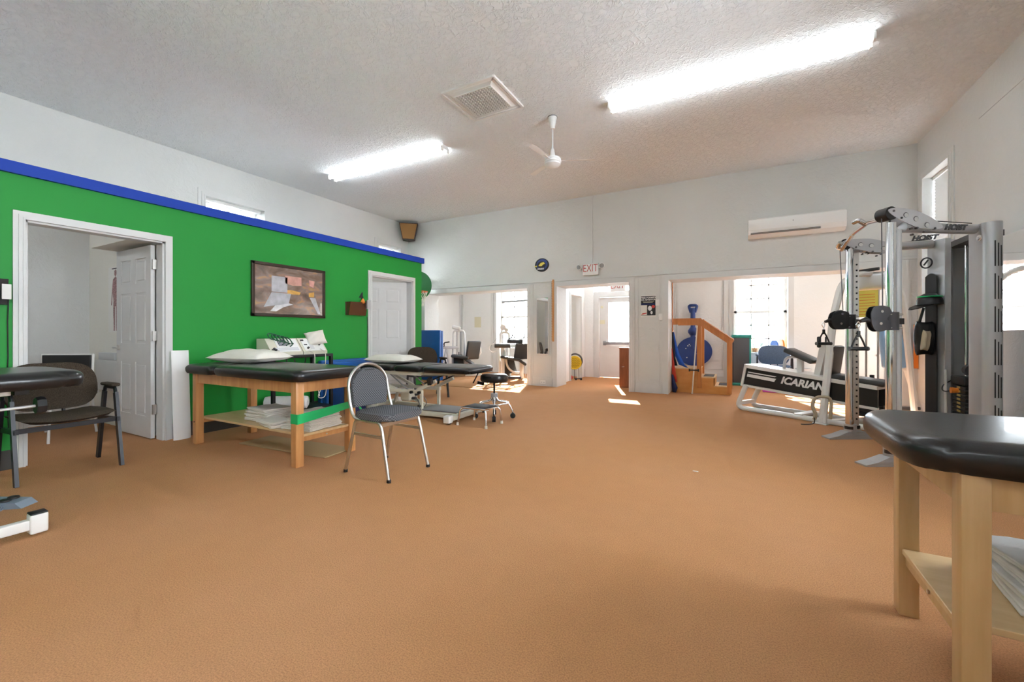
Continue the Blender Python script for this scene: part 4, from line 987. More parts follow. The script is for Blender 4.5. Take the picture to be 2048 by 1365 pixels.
g = G(); sp_ = [(0.248, (0.01+0.0045*q)*math.cos(q*0.6), (0.01+0.0045*q)*math.sin(q*0.6)) for q in range(15)]; g.tube(sp_, 0.003, 5); g.build('spiral_edge', 'towelw', t)
t = thing('folded_mat', 'royal blue folded exercise mat leaning on the green wall right of the cart', 'mat', (-5.16, 3.84, 0), 0)
G().rbox((0.0, 0.0, 0.0), (0.10, 0.84, 0.72), 0.03, 4).build('mat_panel', 'bluemat', t); G().rbox((0.102, 0.01, 0.0), (0.20, 0.83, 0.70), 0.03, 4).build('mat_panel', 'bluemat', t)
t = G().rbox((0, 0, 0), (0.12, 0.30, 0.50), 0.03, 4).build('bolster', 'navy'); t.location = (-4.66, 3.86, 0.0); tag(t, 'navy blue bolster standing on end beside the cart wheel', 'bolster')

# ---- hi-lo treatment tables
def vinyl_top(g, x0, x1, y0, y1, z0, z1, ra, rb, bev=0.03):
    pts = []
    def arc(cx, cy, a0, r_):
        for q in range(8): a = a0+q*PI/14; pts.append((cx+r_*math.cos(a), cy+r_*math.sin(a)))
    arc(x1-rb, y1-rb, 0, rb); arc(x0+ra, y1-ra, PI/2, ra); arc(x0+ra, y0+ra, PI, ra); arc(x1-rb, y0+rb, 1.5*PI, rb)
    return g.prism(pts, z0, z1, bev, 5)
t = thing('adjustable_table', 'long black three-section adjustable treatment table on a cream steel lift base', 'treatment table', (-3.80, 4.50, 0), R(2))
for x0, x1, ra, rb in ((-0.95, -0.28, 0.08, 0.03), (-0.275, 0.18, 0.03, 0.03), (0.185, 0.93, 0.03, 0.12)):
    G().cushion(x0, x1, -0.33, 0.33, 0.596, 0.675, 0.07, cr=(14 if rb < 0.1 else 9)).build('cushion', 'vinyl', t)
G().rbox((-0.90, -0.28, 0.545), (0.15, -0.25, 0.595), 0.004).rbox((-0.90, 0.25, 0.545), (0.15, 0.28, 0.595), 0.004).rbox((0.10, -0.28, 0.55), (0.14, 0.28, 0.59), 0.004).rbox((-0.9, -0.28, 0.55), (-0.86, 0.28, 0.59), 0.004).build('top_frame', 'cream', t)
G().bar((0.12, -0.2, 0.56), (0.80, -0.2, 0.585), 0.03).bar((0.12, 0.2, 0.56), (0.80, 0.2, 0.585), 0.03).bar((0.35, -0.2, 0.575), (0.35, 0.2, 0.575), 0.03).build('leg_section_frame', 'cream', t)
for sy in (-1, 1): G().bar((0.16, sy*0.2, 0.44), (0.50, sy*0.2, 0.575), 0.016).build('strut', 'blackmetal', t)
G().bar((0.72, 0.1, 0.44), (0.80, 0.1, 0.58), 0.012).cyl((0.74, 0.18, 0.44), (0.80, 0.24, 0.42), 0.022, 10).build('release_lever', 'blackmetal', t)
G().rbox((-0.80, -0.22, 0.30), (0.12, -0.18, 0.345), 0.003).rbox((-0.80, 0.18, 0.30), (0.12, 0.22, 0.345), 0.003).build('middle_frame', 'cream', t)
for sy in (-1, 1):
    G().bar((0.02, sy*0.20, 0.33), (0.34, sy*0.20, 0.48), 0.035, 0.04).build('lift_arm', 'cream', t)
    G().bar((-0.85, sy*0.20, 0.54), (-0.35, sy*0.20, 0.34), 0.03, 0.035).build('lift_arm', 'cream', t)
    G().bar((0.10, sy*0.19, 0.08), (0.10, sy*0.19, 0.34), 0.035).build('lift_post', 'cream', t)
    G().bar((-0.70, sy*0.19, 0.08), (-0.60, sy*0.19, 0.34), 0.035).build('lift_post', 'cream', t)
    G().bar((-0.45, sy*0.2, 0.55), (-0.1, sy*0.2, 0.33), 0.014).build('tie_rod', 'grey', t)
    G().rbox((-0.86, sy*0.24-0.03, 0.03), (0.72, sy*0.24+0.03, 0.085), 0.006).build('base_rail', 'cream', t)
for x in (-0.86, 0.70):
    G().rbox((x-0.035, -0.44, 0.03), (x+0.035, 0.44, 0.09), 0.008).build('base_crossbar', 'cream', t)
    for sy in (-1, 1): 
        G().rbox((x-0.045, sy*0.44-0.045, 0.015), (x+0.045, sy*0.44+0.045, 0.105), 0.012).build('foot_block', 'whitemetal', t); G().cyl((x, sy*0.42, 0), (x, sy*0.42, 0.02), 0.028, 12).build('foot_pad', 'black', t)
G().bar((0.30, -0.25, 0.50), (0.32, -0.32, 0.47), 0.05, 0.08).build('knob', 'black', t)
for p in ((0.1, -0.23, 0.32), (0.1, -0.225, 0.14), (-0.02, -0.24, 0.32)): G().cyl(p, (p[0], p[1]-0.03, p[2]), 0.02, 12).build('pivot_knob', 'black', t)
G().rbox((-0.36, -0.09, 0.16), (-0.18, 0.09, 0.30), 0.03).bar((-0.2, 0, 0.2), (0.0, 0, 0.12), 0.04).build('lift_motor', 'cream', t)
G().cyl((-0.18, 0.02, 0.24), (-0.12, 0.04, 0.26), 0.02, 10).cyl((-0.18, -0.04, 0.20), (-0.11, -0.05, 0.21), 0.02, 10).build('cable_plug', 'dgrey', t)
g = G(); g.tube(rounded([(-0.12, 0.04, 0.26), (0.0, 0.0, 0.22), (0.08, -0.05, 0.15), (0.06, -0.1, 0.09)], 0.05), 0.005, 6).tube(rounded([(-0.11, -0.05, 0.21), (-0.02, -0.1, 0.18), (0.02, -0.12, 0.10)], 0.05), 0.005, 6); g.build('motor_cable', 'dgrey', t)
G().rbox((0.05, -0.2, 0.085), (0.66, 0.2, 0.10), 0.004).build('base_plate', 'grey', t)
pillow((-4.38, 4.50, 0.675), 0.72, 0.44, 0.12, 'white pillow at the head end of the adjustable treatment table', 5, R(3))

t = thing('adjustable_table', 'black-topped adjustable table with white steel base at the left edge of the view', 'treatment table', (-3.96, 0.10, 0), 0)
G().cushion(-0.40, 0.40, -1.0, 0.97, 0.772, 0.872, 0.09, cr=7).build('cushion', 'vinyl', t)
G().rbox((0.20, -0.9, 0.735), (0.23, 0.66, 0.765), 0.004).rbox((-0.23, -0.9, 0.735), (-0.2, 0.66, 0.765), 0.004).rbox((-0.23, 0.52, 0.735), (0.23, 0.55, 0.765), 0.004).build('top_frame', 'whitemetal', t)
G().cyl((0.20, -0.5, 0.69), (0.20, 0.54, 0.69), 0.022, 14).build('hinge_tube', 'silverlight', t)
G().bar((0.245, 0.42, 0.77), (0.27, 0.36, 0.62), 0.022).cyl((0.27, 0.33, 0.64), (0.27, 0.40, 0.62), 0.03, 12).cyl((0.27, 0.36, 0.56), (0.27, 0.36, 0.62), 0.016, 10).build('release_lever', 'dullchrome', t)
G().bar((0.21, 0.60, 0.64), (0.215, 0.60, 0.76), 0.03, 0.02).build('hanger_bracket', 'whitemetal', t)
G().cyl((0.21, 0.60, 0.655), (0.21, 0.76, 0.66), 0.009, 10).build('adjuster_rod', 'silverlight', t)
G().lathe([(0, -0.02), (0.05, -0.02), (0.055, 0), (0.05, 0.02), (0, 0.02)], (0.21, 0.78, 0.66), 8, axis='y').build('adjuster_knob', 'black', t)
G().rbox((0.17, 0.67, 0.735), (0.24, 0.73, 0.775), 0.004).build('rubber_stop', 'black', t)
for sx in (-1, 1):
    G().rbox((sx*0.575-0.024, -0.9, 0.035), (sx*0.575+0.024, 0.68, 0.088), 0.005).build('base_rail', 'whitemetal', t)
    o = G().rbox((sx*0.575-0.036, 0.65, 0.01), (sx*0.575+0.036, 0.72, 0.115), 0.010).build('foot_block', 'whitemetal', t); G().rbox((sx*0.575-0.034, 0.652, 0.113), (sx*0.575+0.034, 0.718, 0.122), 0.004).build('end_cap', 'black', o)
    G().bar((sx*0.50, 0.20, 0.08), (sx*0.2, -0.45, 0.70), 0.04).build('lift_arm', 'whitemetal', t)
G().rbox((-0.56, 0.17, 0.04), (0.56, 0.23, 0.09), 0.005).build('base_crossbar', 'whitemetal', t)
# foot switch
t = thing('foot_switch', 'blue-grey foot pedal with coiled cord on the carpet by the white table base', 'foot switch', (-4.065, 0.83, 0), R(38))
pr = [(-0.22, 0.0), (0.16, 0.0), (0.10, 0.05), (-0.22, 0.07)]
g = G(); k = 4; v = [(p[0], -0.09, p[1]) for p in pr]+[(p[0], 0.09, p[1]) for p in pr]
g.add(v, [tuple(range(k)), tuple(range(2*k-1, k-1, -1))]+[(i, k+i, k+(i+1) % k, (i+1) % k) for i in range(k)]); g.build('housing', 'bluegrey', t, False)
for sy in (-1, 1): G().at((-0.02, sy*0.045, 0.062), (0, R(4), 0)).lathe([(0, 0), (0.045, 0), (0.042, 0.012), (0, 0.016)]).build('pedal', 'black', t)
g = G(); pts = [(-0.14+0.006*q*0.5, -0.13+0.02*math.cos(q*0.9), 0.024+0.02*math.sin(q*0.9)) for q in range(60)]; g.tube(pts, 0.004, 6); g.build('coiled_cord', 'bluegrey', t); t.scale = (0.62, 0.62, 0.7)

# ---- stool and step
t = thing('rolling_stool', 'round black vinyl stool on a chrome base with foot ring and casters', 'stool', (-2.78, 4.66, 0))
G().lathe([(0, 0.475), (0.165, 0.475), (0.178, 0.49), (0.18, 0.52), (0.175, 0.555), (0.15, 0.57), (0, 0.575)], seg=36).build('seat', 'vinyl', t)
G().cyl((0, 0, 0.30), (0, 0, 0.478), 0.013, 12).build('spindle', 'blackmetal', t)
G().cyl((0, 0, 0.28), (0, 0, 0.325), 0.045, 14).cyl((0, 0, 0.20), (0, 0, 0.28), 0.024, 14).build('hub', 'grey', t)
G().torus((0, 0, 0.20), 0.185, 0.011, 40, 10).build('foot_ring', 'chrome', t)
for k in range(4):
    a = R(30+90*k); dx, dy = math.cos(a), math.sin(a)
    g = G(); g.tube(rounded([(0.02*dx, 0.02*dy, 0.29), (0.05*dx, 0.05*dy, 0.22), (0.185*dx, 0.185*dy, 0.20), (0.235*dx, 0.235*dy, 0.08)], 0.05), 0.013, 10); o = g.build('leg', 'chrome', t)
    g = G(); g.cyl((0.24*dx-0.022*dy, 0.24*dy+0.022*dx, 0.035), (0.24*dx+0.022*dy, 0.24*dy-0.022*dx, 0.035), 0.034, 18).cyl((0.24*dx, 0.24*dy, 0.05), (0.236*dx, 0.236*dy, 0.10), 0.010, 8); g.build('caster', 'black', o)
t = thing('step_stool', 'low chrome step stool with black ribbed top and white rubber feet', 'step stool', (-2.75, 4.27, 0), R(-2))
G().rbox((-0.165, -0.13, 0.205), (0.165, 0.13, 0.222), 0.004).build('tread', 'tread', t)
g = G(); g.tube([(-0.172, -0.137, 0.208), (0.172, -0.137, 0.208), (0.172, 0.137, 0.208), (-0.172, 0.137, 0.208)], 0.012, 8, closed=True); g.build('rim', 'chrome', t)
for sx in (-1, 1):
    for sy in (-1, 1):
        o = G().tube(rounded([(sx*0.15, sy*0.125, 0.205), (sx*0.185, sy*0.15, 0.185), (sx*0.205, sy*0.17, 0.02)], 0.05), 0.0125, 10).build('leg', 'chrome', t)
        G().cyl((sx*0.205, sy*0.17, 0.0), (sx*0.2045, sy*0.1695, 0.035), 0.018, 12, 0.015).build('rubber_foot', 'rubberw', o)

# ================================================================== BACK ROOMS
t = thing('folded_gym_mat', 'tall blue folded gym mat standing on end below the basketball hoop', 'mat', (-6.64, 7.70, 0))
for k in range(2): G().rbox((0.0, 0.0+0.075*k, 0.0), (0.58, 0.07+0.075*k, 1.17-0.01*k), 0.02, 4).build('mat_panel', 'bluemat', t)
t = G().rbox((-0.85, -0.6, 0.0), (0.85, 0.6, 0.012), 0.004, 2).build('carpet_mat', 'carpet'); t.location = (-4.82, 7.62, 0.001); tag(t, 'flat carpet covered mat with a visible edge on the floor near the left opening', 'mat')

def weight_tower(t, h, xw, stack_h, m='whitemetal'):
    G().tube(rounded([(-xw, 0, 0.02), (-xw*0.8, 0, h), (xw*0.8, 0, h), (xw, 0, 0.02)], 0.09, 8), 0.028, 12).build('tower_frame', m, t)
    G().rbox((-xw*0.75, -0.08, 0.06), (xw*0.75, 0.08, stack_h), 0.006).build('weight_stack', 'black', t)
    for sx in (-1, 1): G().cyl((sx*0.05, 0, stack_h), (sx*0.05, 0, h-0.02), 0.008, 10).build('guide_rod', 'dgrey', t)
    g = G(); g.rbox((-0.09, -0.03, stack_h+0.01), (0.09, 0.03, stack_h+0.05), 0.006); g.cyl((0.0, 0, stack_h), (0.0, 0, stack_h+0.12), 0.014, 10); g.build('stack_carriage', 'dgrey', t)
t = thing('leg_press_machine', 'white framed exercise machine with a tall grey back pad, left of the two far machines', 'exercise machine', (-6.34, 8.85, 0), R(28))
weight_tower(t, 1.17, 0.17, 0.50)
G().at((-0.06, -0.04, 1.24), (0, R(15), 0)).rbox((-0.11, -0.03, -0.05), (0.11, 0.03, 0.05), 0.045, 4).build('pulley_head', 'whitemetal', t)
for sx in (-0.20, -0.40): G().tube([(-0.30, -0.10, 0.74), (sx-0.02 if sx > -0.3 else sx-0.06, -0.10, 0.02)], 0.026, 8).build('a_frame_leg', 'whitemetal', t)
G().at((-0.46, -0.1, 0.85), (0, R(-20), 0)).rbox((-0.07, -0.10, -0.10), (0.07, 0.10, 0.10), 0.01).build('foot_plate', 'whitemetal', t)
G().rbox((-0.46, -0.14, 0.70), (0.02, -0.06, 0.77), 0.02).build('top_beam', 'whitemetal', t)
G().tube(rounded([(-0.36, -0.14, 0.76), (-0.36, -0.14, 0.86), (-0.22, -0.14, 0.88)], 0.04), 0.016, 8).build('handle', 'black', t)
G().bar((-0.42, -0.1, 0.04), (0.60, -0.1, 0.04), 0.07, 0.05).build('base_rail', 'whitemetal', t)
G().bar((0.22, -0.1, 0.05), (0.22, -0.1, 0.42), 0.06).build('seat_post', 'whitemetal', t)
G().at((0.06, -0.14, 0.50), (0, R(8), 0)).rbox((-0.22, -0.19, -0.035), (0.22, 0.19, 0.035), 0.025, 3).build('seat', 'dkvinyl', t)
G().at((0.26, -0.14, 0.40), (0, R(38), 0)).rbox((-0.16, -0.16, -0.03), (0.16, 0.16, 0.03), 0.02, 3).build('seat_front', 'dkvinyl', t)
G().at((0.38, -0.12, 0.67), (0, R(14), R(-50))).rbox((-0.04, -0.20, -0.24), (0.04, 0.20, 0.24), 0.03, 4).build('backrest', 'dkvinyl', t)
G().tube([(0.46, 0.08, 0.45), (0.56, 0.06, 0.60), (0.54, 0.04, 0.75)], 0.022, 8).build('back_support', 'whitemetal', t)

t = thing('leg_curl_machine', 'white framed leg curl machine with two black foam rollers in front of the bright window', 'exercise machine', (-5.05, 8.97, 0), R(28))
weight_tower(t, 1.12, 0.13, 0.40)
G().at((-0.04, -0.04, 1.24), (0, R(20), 0)).lathe([(0, -0.02), (0.07, -0.02), (0.07, 0.02), (0, 0.02)], axis='y', seg=20).build('pulley_wheel', 'whitemetal', t)
G().at((0.04, -0.04, 1.18), (0, 0, 0)).lathe([(0, -0.02), (0.05, -0.02), (0.05, 0.02), (0, 0.02)], axis='y', seg=20).build('pulley_wheel', 'whitemetal', t)
G().rbox((-0.10, -0.12, 0.05), (0.0, -0.05, 0.82), 0.02).build('main_post', 'whitemetal', t)
G().tube([(-0.03, -0.05, 1.20), (-0.33, -0.06, 0.80), (-0.34, -0.06, 0.66)], 0.006, 6).build('cable', 'grey', t)
G().torus((-0.28, -0.08, 0.74), 0.10, 0.010, 28, 8, 'y').build('cam', 'whitemetal', t)
for (x0, z_, y_) in ((-0.24, 0.80, -0.25), (0.06, 0.90, -0.05)):
    o = G().lathe([(0, 0), (0.045, 0), (0.05, 0.008), (0.05, 0.372), (0.045, 0.38), (0, 0.38)], (x0, y_, z_), 18, 'x').build('foam_roller', 'dkvinyl', t)
for xx in (0.12, 0.42):
    G().tube(rounded([(xx-0.04, -0.1, 0.90), (xx-0.02, -0.1, 0.97), (xx+0.05, -0.1, 0.98), (xx+0.07, -0.1, 1.08)], 0.03), 0.014, 8).build('handle', 'dgrey', t)
G().tube(rounded([(0.0, -0.12, 0.70), (0.06, -0.14, 0.28), (0.22, -0.14, 0.14), (0.44, -0.14, 0.14)], 0.12, 8), 0.026, 10).build('curved_frame', 'whitemetal', t)
G().rbox((-0.12, -0.20, 0.0), (0.40, 0.04, 0.05), 0.01).build('base_rail', 'dgrey', t)
G().rbox((0.36, -0.18, 0.0), (0.46, -0.08, 0.44), 0.01).build('seat_post', 'whitemetal', t)
G().at((0.16, -0.16, 0.49), (0, R(10), 0)).rbox((-0.26, -0.18, -0.03), (0.22, 0.18, 0.03), 0.025, 3).build('seat', 'dkvinyl', t)
G().at((0.40, -0.16, 0.42), (0, R(35), 0)).rbox((-0.10, -0.17, -0.03), (0.14, 0.17, 0.03), 0.02, 3).build('seat_front', 'dkvinyl', t)
G().at((0.42, -0.05, 0.66), (0, R(12), R(-50))).rbox((-0.04, -0.22, -0.20), (0.04, 0.22, 0.20), 0.03, 4).build('backrest', 'dkvinyl', t)
G().at((0.14, -0.02, 0.30), (0, R(-14), 0)).rbox((-0.10, -0.03, -0.18), (0.12, 0.03, 0.18), 0.04, 3).build('lower_pad', 'dkvinyl', t)
for xx in (0.52, 0.66): G().tube([(xx-0.06, -0.2, 0.42), (xx, -0.24, 0.02)], 0.012, 8).build('rear_leg', 'silverlight', t)

# vestibule: walnut cabinet, yellow stool, ball
t = thing('cabinet', 'red-brown wooden cabinet partly hidden behind the pier in the middle doorway', 'cabinet', (-2.13, 8.53, 0))
G().box((0, 0, 0), (0.60, 0.42, 0.79)).build('body', 'walnut', t, False); G().rbox((-0.01, -0.01, 0.79), (0.61, 0.43, 0.81), 0.004).build('top', 'walnut', t); G().bar((0.05, -0.012, 0.42), (0.10, -0.012, 0.425), 0.008, 0.006).build('handle', 'dullchrome', t)
t = thing('yellow_stool', 'round yellow perforated disc seat on thin black legs by the vestibule doorway', 'stool', (-3.45, 9.52, 0), R(24))
g = G().at((0, -0.02, 0.40), (R(12), 0, 0)); disc_y(g, 0.165, 0.165, -0.012, 0.008); g.torus((0, -0.012, 0), 0.155, 0.014, 32, 8, 'y'); g.build('seat_disc', 'yellow', t)
g = G().at((0, -0.02, 0.40), (R(12), 0, 0)); 
for i in range(-5, 6):
    for j in range(-5, 6):
        if i*i+j*j < 24: disc_y(g, 0.0075, 0.0075, -0.0145, -0.0118, i*0.026+(0.013 if j % 2 else 0), j*0.026, 8)
g.build('perforations', 'ink', t)
G().torus((0.015, 0.02, 0.44), 0.165, 0.022, 32, 8, 'y').build('back_ring', 'dgrey', t)
for xx in (-0.10, 0.0, 0.10): G().tube([(xx, 0.0, 0.26), (xx*1.1, -0.01, 0.0)], 0.006, 6).build('leg', 'blackmetal', t)
t = G().lathe([(0, -0.06), (0.035, -0.048), (0.055, -0.02), (0.06, 0), (0.055, 0.02), (0.035, 0.048), (0, 0.06)]).build('ball', 'red'); t.location = (-3.47, 9.30, 0.062); tag(t, 'small dark red ball on the floor under the yellow disc stool', 'ball')
t = thing('dumbbell', 'small black dumbbell on the floor right of the red ball', 'dumbbell', (-3.30, 9.38, 0.03), R(30))
for sx in (-1, 1): G().lathe([(0, -0.025), (0.03, -0.02), (0.03, 0.02), (0, 0.025)], (sx*0.06, 0, 0), 6, 'x').build('head', 'black', t)
G().cyl((-0.05, 0, 0), (0.05, 0, 0), 0.012, 10).build('grip', 'black', t)

# ---- training stairs with rails
t = thing('training_stairs', 'orange stained wooden training stairs with handrails just inside the right opening', 'stairs', (-1.08, 8.38, 0))
def side(y0, y1):
    pts = [(0, 0), (0.95, 0), (0.95, 0.135), (0.70, 0.135), (0.70, 0.285), (0.45, 0.285), (0.45, 0.435), (0, 0.435)]
    g = G(); trap(g, y0, y1, pts); return g
side(0, 0.02).build('side_panel', 'orangeply', t, False); side(0.68, 0.70).build('side_panel', 'orangeply', t, False)
for x0, x1, z_ in ((0.0, 0.46, 0.435), (0.44, 0.71, 0.285), (0.69, 0.96, 0.135)):
    G().box((x0, -0.005, z_), (x1, 0.705, z_+0.018)).build('tread', 'ply', t, False)
    if x0 > 0: G().box((x0+0.07, 0.12, z_+0.018), (x1-0.03, 0.58, z_+0.023)).build('grip_strip', 'tread', t, False)
for x_, z_ in ((0.44, 0.285), (0.69, 0.135), (0.94, 0.0)): G().box((x_, 0.0, z_), (x_+0.015, 0.70, z_+0.150)).build('riser', 'orangeply', t, False)
for y in (-0.045, 0.71):
    G().box((0.41, y, 0.10), (0.485, y+0.04, 1.30)).build('post', 'orangewood', t, False)
    G().box((0.90, y, 0.02), (0.975, y+0.04, 0.93)).build('post', 'orangewood', t, False)
    G().box((0.0, y+0.0, 1.26), (0.485, y+0.045, 1.36)).build('handrail', 'orangewood', t, False)
    G().bar((0.445, y+0.022, 1.315), (0.985, y+0.022, 0.93), 0.045, 0.10).build('handrail', 'orangewood', t, False)
    G().box((0.0, y-0.015, 1.36), (0.485, y+0.06, 1.375)).build('rail_cap', 'orangewood', t, False)
    G().bar((0.46, y+0.022, 1.37), (1.0, y+0.022, 0.985), 0.075, 0.015).build('rail_cap', 'orangewood', t, False)
t = thing('balance_trainer', 'cobalt blue disc, ball and handle stacked upright against the wall behind the stairs', 'balance disc', (-0.86, 10.09, 0.70), R(0))
disc_y(G(), 0.36, 0.32, -0.05, 0.03, n=48).build('disc', 'bluepl', t)
G().lathe([(0, -0.105), (0.06, -0.085), (0.10, -0.03), (0.105, 0.0), (0.10, 0.03), (0.06, 0.085), (0.045, 0.12)], (-0.03, 0.0, 0.44)).build('ball', 'bluepl', t)
G().lathe([(0.07, -0.30), (0.065, -0.12), (0.05, -0.02), (0.05, 0.55), (0.04, 0.60)], (-0.03, 0.0, 0.36), 20).build('neck', 'bluepl', t)
g = G(); g.tube(rounded([(-0.07, 0, 0.86), (-0.12, 0, 1.02), (0.06, 0, 1.02), (0.01, 0, 0.86)], 0.05, 6), 0.03, 10); g.rbox((-0.075, -0.03, 0.70), (0.015, 0.03, 0.92), 0.02); g.build('handle', 'bluepl', t)
g = G(); 
for (x, z_) in ((-0.13, 0.12), (-0.10, 0.15), (-0.07, 0.12), (-0.17, 0.06), (0.06, -0.05), (-0.15, -0.14)): disc_y(g, 0.014, 0.012, -0.054, -0.049, x, z_, 10)
g.build('white_marks', 'inkwhite', t)
def ribbon(name, pts, wd, m, label, cat='exercise band', thick=0.004):
    g = G(); v = []
    for p, w2 in zip(pts, wd): v += [(p[0]-w2, p[1], p[2]), (p[0]+w2, p[1]-0.01, p[2])]
    g.add(v, [(2*i, 2*i+2, 2*i+3, 2*i+1) for i in range(len(pts)-1)]); o = g.build(name, m, None, True)
    md = o.modifiers.new('s', 'SOLIDIFY'); md.thickness = thick; return tag(o, label, cat)
ribbon('hanging_band', [(-1.065, 8.30, 1.12), (-1.04, 8.30, 0.9), (-1.00, 8.30, 0.70), (-0.92, 8.30, 0.52), (-0.83, 8.31, 0.47)], [0.012, 0.03, 0.045, 0.05, 0.02], 'bandb', 'bright blue latex band hanging at the left end of the stairs')
ribbon('hanging_band', [(-1.075, 8.28, 1.12), (-1.065, 8.28, 0.9), (-1.05, 8.27, 0.65), (-1.02, 8.27, 0.50)], [0.012, 0.02, 0.022, 0.03], 'bandk', 'black latex band hanging beside the bright blue one')
ribbon('hanging_band', [(-1.085, 8.25, 0.82), (-1.07, 8.25, 0.6), (-1.05, 8.25, 0.35), (-1.01, 8.25, 0.20)], [0.008, 0.02, 0.035, 0.02], 'bandr', 'red latex band hanging below the blue and black bands')
ribbon('hanging_band', [(-1.075, 8.22, 0.34), (-1.05, 8.22, 0.18), (-1.03, 8.22, 0.10), (-1.04, 8.22, 0.01)], [0.015, 0.035, 0.05, 0.03], 'navy', 'navy blue band bunched on the floor at the left end of the stairs')
t = thing('band_hook', 'small chrome hook on the jamb holding the hanging bands', 'hook', (-1.10, 8.30, 1.12)); G().tube([(-0.013, 0, 0.01), (0.03, 0, 0.01), (0.04, 0, 0.03)], 0.006, 8).build('hook', 'chrome', t)
t = G().box((0, 0, 0), (0.012, 0.05, 1.62)).build('door_edge_strip', 'orangewood', None, False); t.location = (-1.108, 8.42, 0.44); tag(t, 'thin orange wooden strip up the left jamb above the stairs', 'strip')
t = thing('walking_cane', 'white cane with a black cross grip leaning against the training stairs', 'cane', (0, 0, 0))
a = (-0.74, 8.235, 0.0); b = (-0.66, 8.30, 1.24)
G().tube([a, b], 0.011, 10).build('shaft', 'cord', t)
g = G(); g.cyl((-0.785, 8.24, 0.43), (-0.635, 8.255, 0.43), 0.012, 10); g.cyl((-0.785, 8.24, 0.405), (-0.785, 8.24, 0.455), 0.014, 8); g.cyl((-0.635, 8.255, 0.405), (-0.635, 8.255, 0.455), 0.014, 8); g.build('cross_grip', 'black', t)
G().lathe([(0, 0), (0.016, 0), (0.016, 0.03), (0, 0.035)], a, 10).build('tip', 'rubberw', t)

# ---- aerobic step standing on end, bin, sill things, pink mat
t = thing('aerobic_step', 'dark grey aerobic step platform with teal ends standing upright by the far window', 'step platform', (-0.10, 9.98, 0), R(10))
G().rbox((0.0, 0.0, 0.05), (0.33, 0.11, 1.02), 0.02, 3).build('platform', 'dgrey', t); G().rbox((-0.015, -0.015, 1.0), (0.345, 0.125, 1.07), 0.02, 3).build('end_pad', 'teal', t); G().rbox((-0.015, -0.015, 0.0), (0.345, 0.125, 0.06), 0.02, 3).build('end_pad', 'teal', t); G().rbox((0.30, -0.005, 0.06), (0.335, 0.115, 1.0), 0.01, 2).build('side_trim', 'teal', t)
t = G().lathe([(0, 0), (0.10, 0), (0.13, 0.40), (0.135, 0.40), (0.135, 0.41), (0.122, 0.41), (0.095, 0.015), (0, 0.015)], seg=24).build('waste_bin', 'silverlight'); t.location = (1.12, 9.95, 0.001); tag(t, 'pale grey waste bin right of the blue chair under the far window', 'bin')
t = G().rbox((-0.35, -0.25, 0), (0.35, 0.25, 0.014), 0.006).build('floor_mat', mat('magenta_foam', (0.45, 0.03, 0.30), rough=0.7)); t.location = (0.75, 9.35, 0.001); tag(t, 'thin magenta mat on the floor in front of the slate blue chair', 'mat')
t = G().at((0, 0, 0.13), (0, 0, R(30))).lathe([(0, -0.012), (0.12, -0.012), (0.13, 0), (0.12, 0.012), (0, 0.012)], axis='x', seg=32).build('foam_disc', 'bluemat'); t.location = (0.66, 10.34, 0.705); tag(t, 'blue disc standing on the window sill beside the orange one', 'disc')
t = G().at((0, 0, 0.145), (0, 0, R(20))).lathe([(0, -0.02), (0.13, -0.02), (0.145, 0), (0.13, 0.02), (0, 0.02)], axis='x', seg=32).build('foam_disc', 'orange'); t.location = (0.78, 10.30, 0.705); tag(t, 'orange disc standing on the window sill at its right end', 'disc')
for k, (xx, fl_) in enumerate(((0.16, 'leaf'), (0.30, 'yellow'), (0.44, 'leaf'))):
    t = thing('potted_plant', ['small potted plant at the left of the far window sill', 'small potted plant with yellow flowers on the far window sill', 'small leafy potted plant right of the yellow flowers'][k], 'plant', (xx, 10.33, 0.702), 0, 'sill plants')
    G().lathe([(0, 0), (0.035, 0), (0.045, 0.07), (0.05, 0.07), (0.05, 0.08), (0, 0.075)], seg=16).build('pot', 'clay', t)
    g = G(); rnd = random.Random(k+4)
    for q in range(22):
        a0 = rnd.uniform(0, 6.28); r_ = rnd.uniform(0.02, 0.06); h_ = rnd.uniform(0.10, 0.19); x_, y_ = r_*math.cos(a0), r_*math.sin(a0)
        g.add([(x_, y_, h_), (x_+0.015, y_+0.01, h_+0.008), (x_*1.5+0.01, y_*1.5, h_+0.02), (x_-0.01, y_+0.012, h_+0.006)], [(0, 1, 2, 3)]); g.add([(0, 0, 0.07), (0.003, 0, 0.07), (x_, y_, h_)], [(0, 1, 2)])
    g.build('foliage', 'leaf', t, False, False)
    if fl_ == 'yellow':
        g = G(); 
        for q in range(7): a0 = rnd.uniform(0, 6.28); g.lathe([(0, 0), (0.014, 0.004), (0, 0.012)], (0.045*math.cos(a0), 0.045*math.sin(a0), rnd.uniform(0.17, 0.2)), 8)
        g.build('flowers', 'yellow', t)

# ================================================================== ICARIAN STYLE BENCH MACHINE
t = thing('bench_machine', 'long white steel exercise machine with a black ICARIAN side panel and weight tower', 'exercise machine', (0.893, 6.24, 0), R(-32))
def L_(p):   # world -> local of the machine
    c_, s_ = math.cos(R(-32)), math.sin(R(-32)); x, y = p[0]-0.893, p[1]-6.24
    return (x*c_+y*s_, -x*s_+y*c_, p[2])
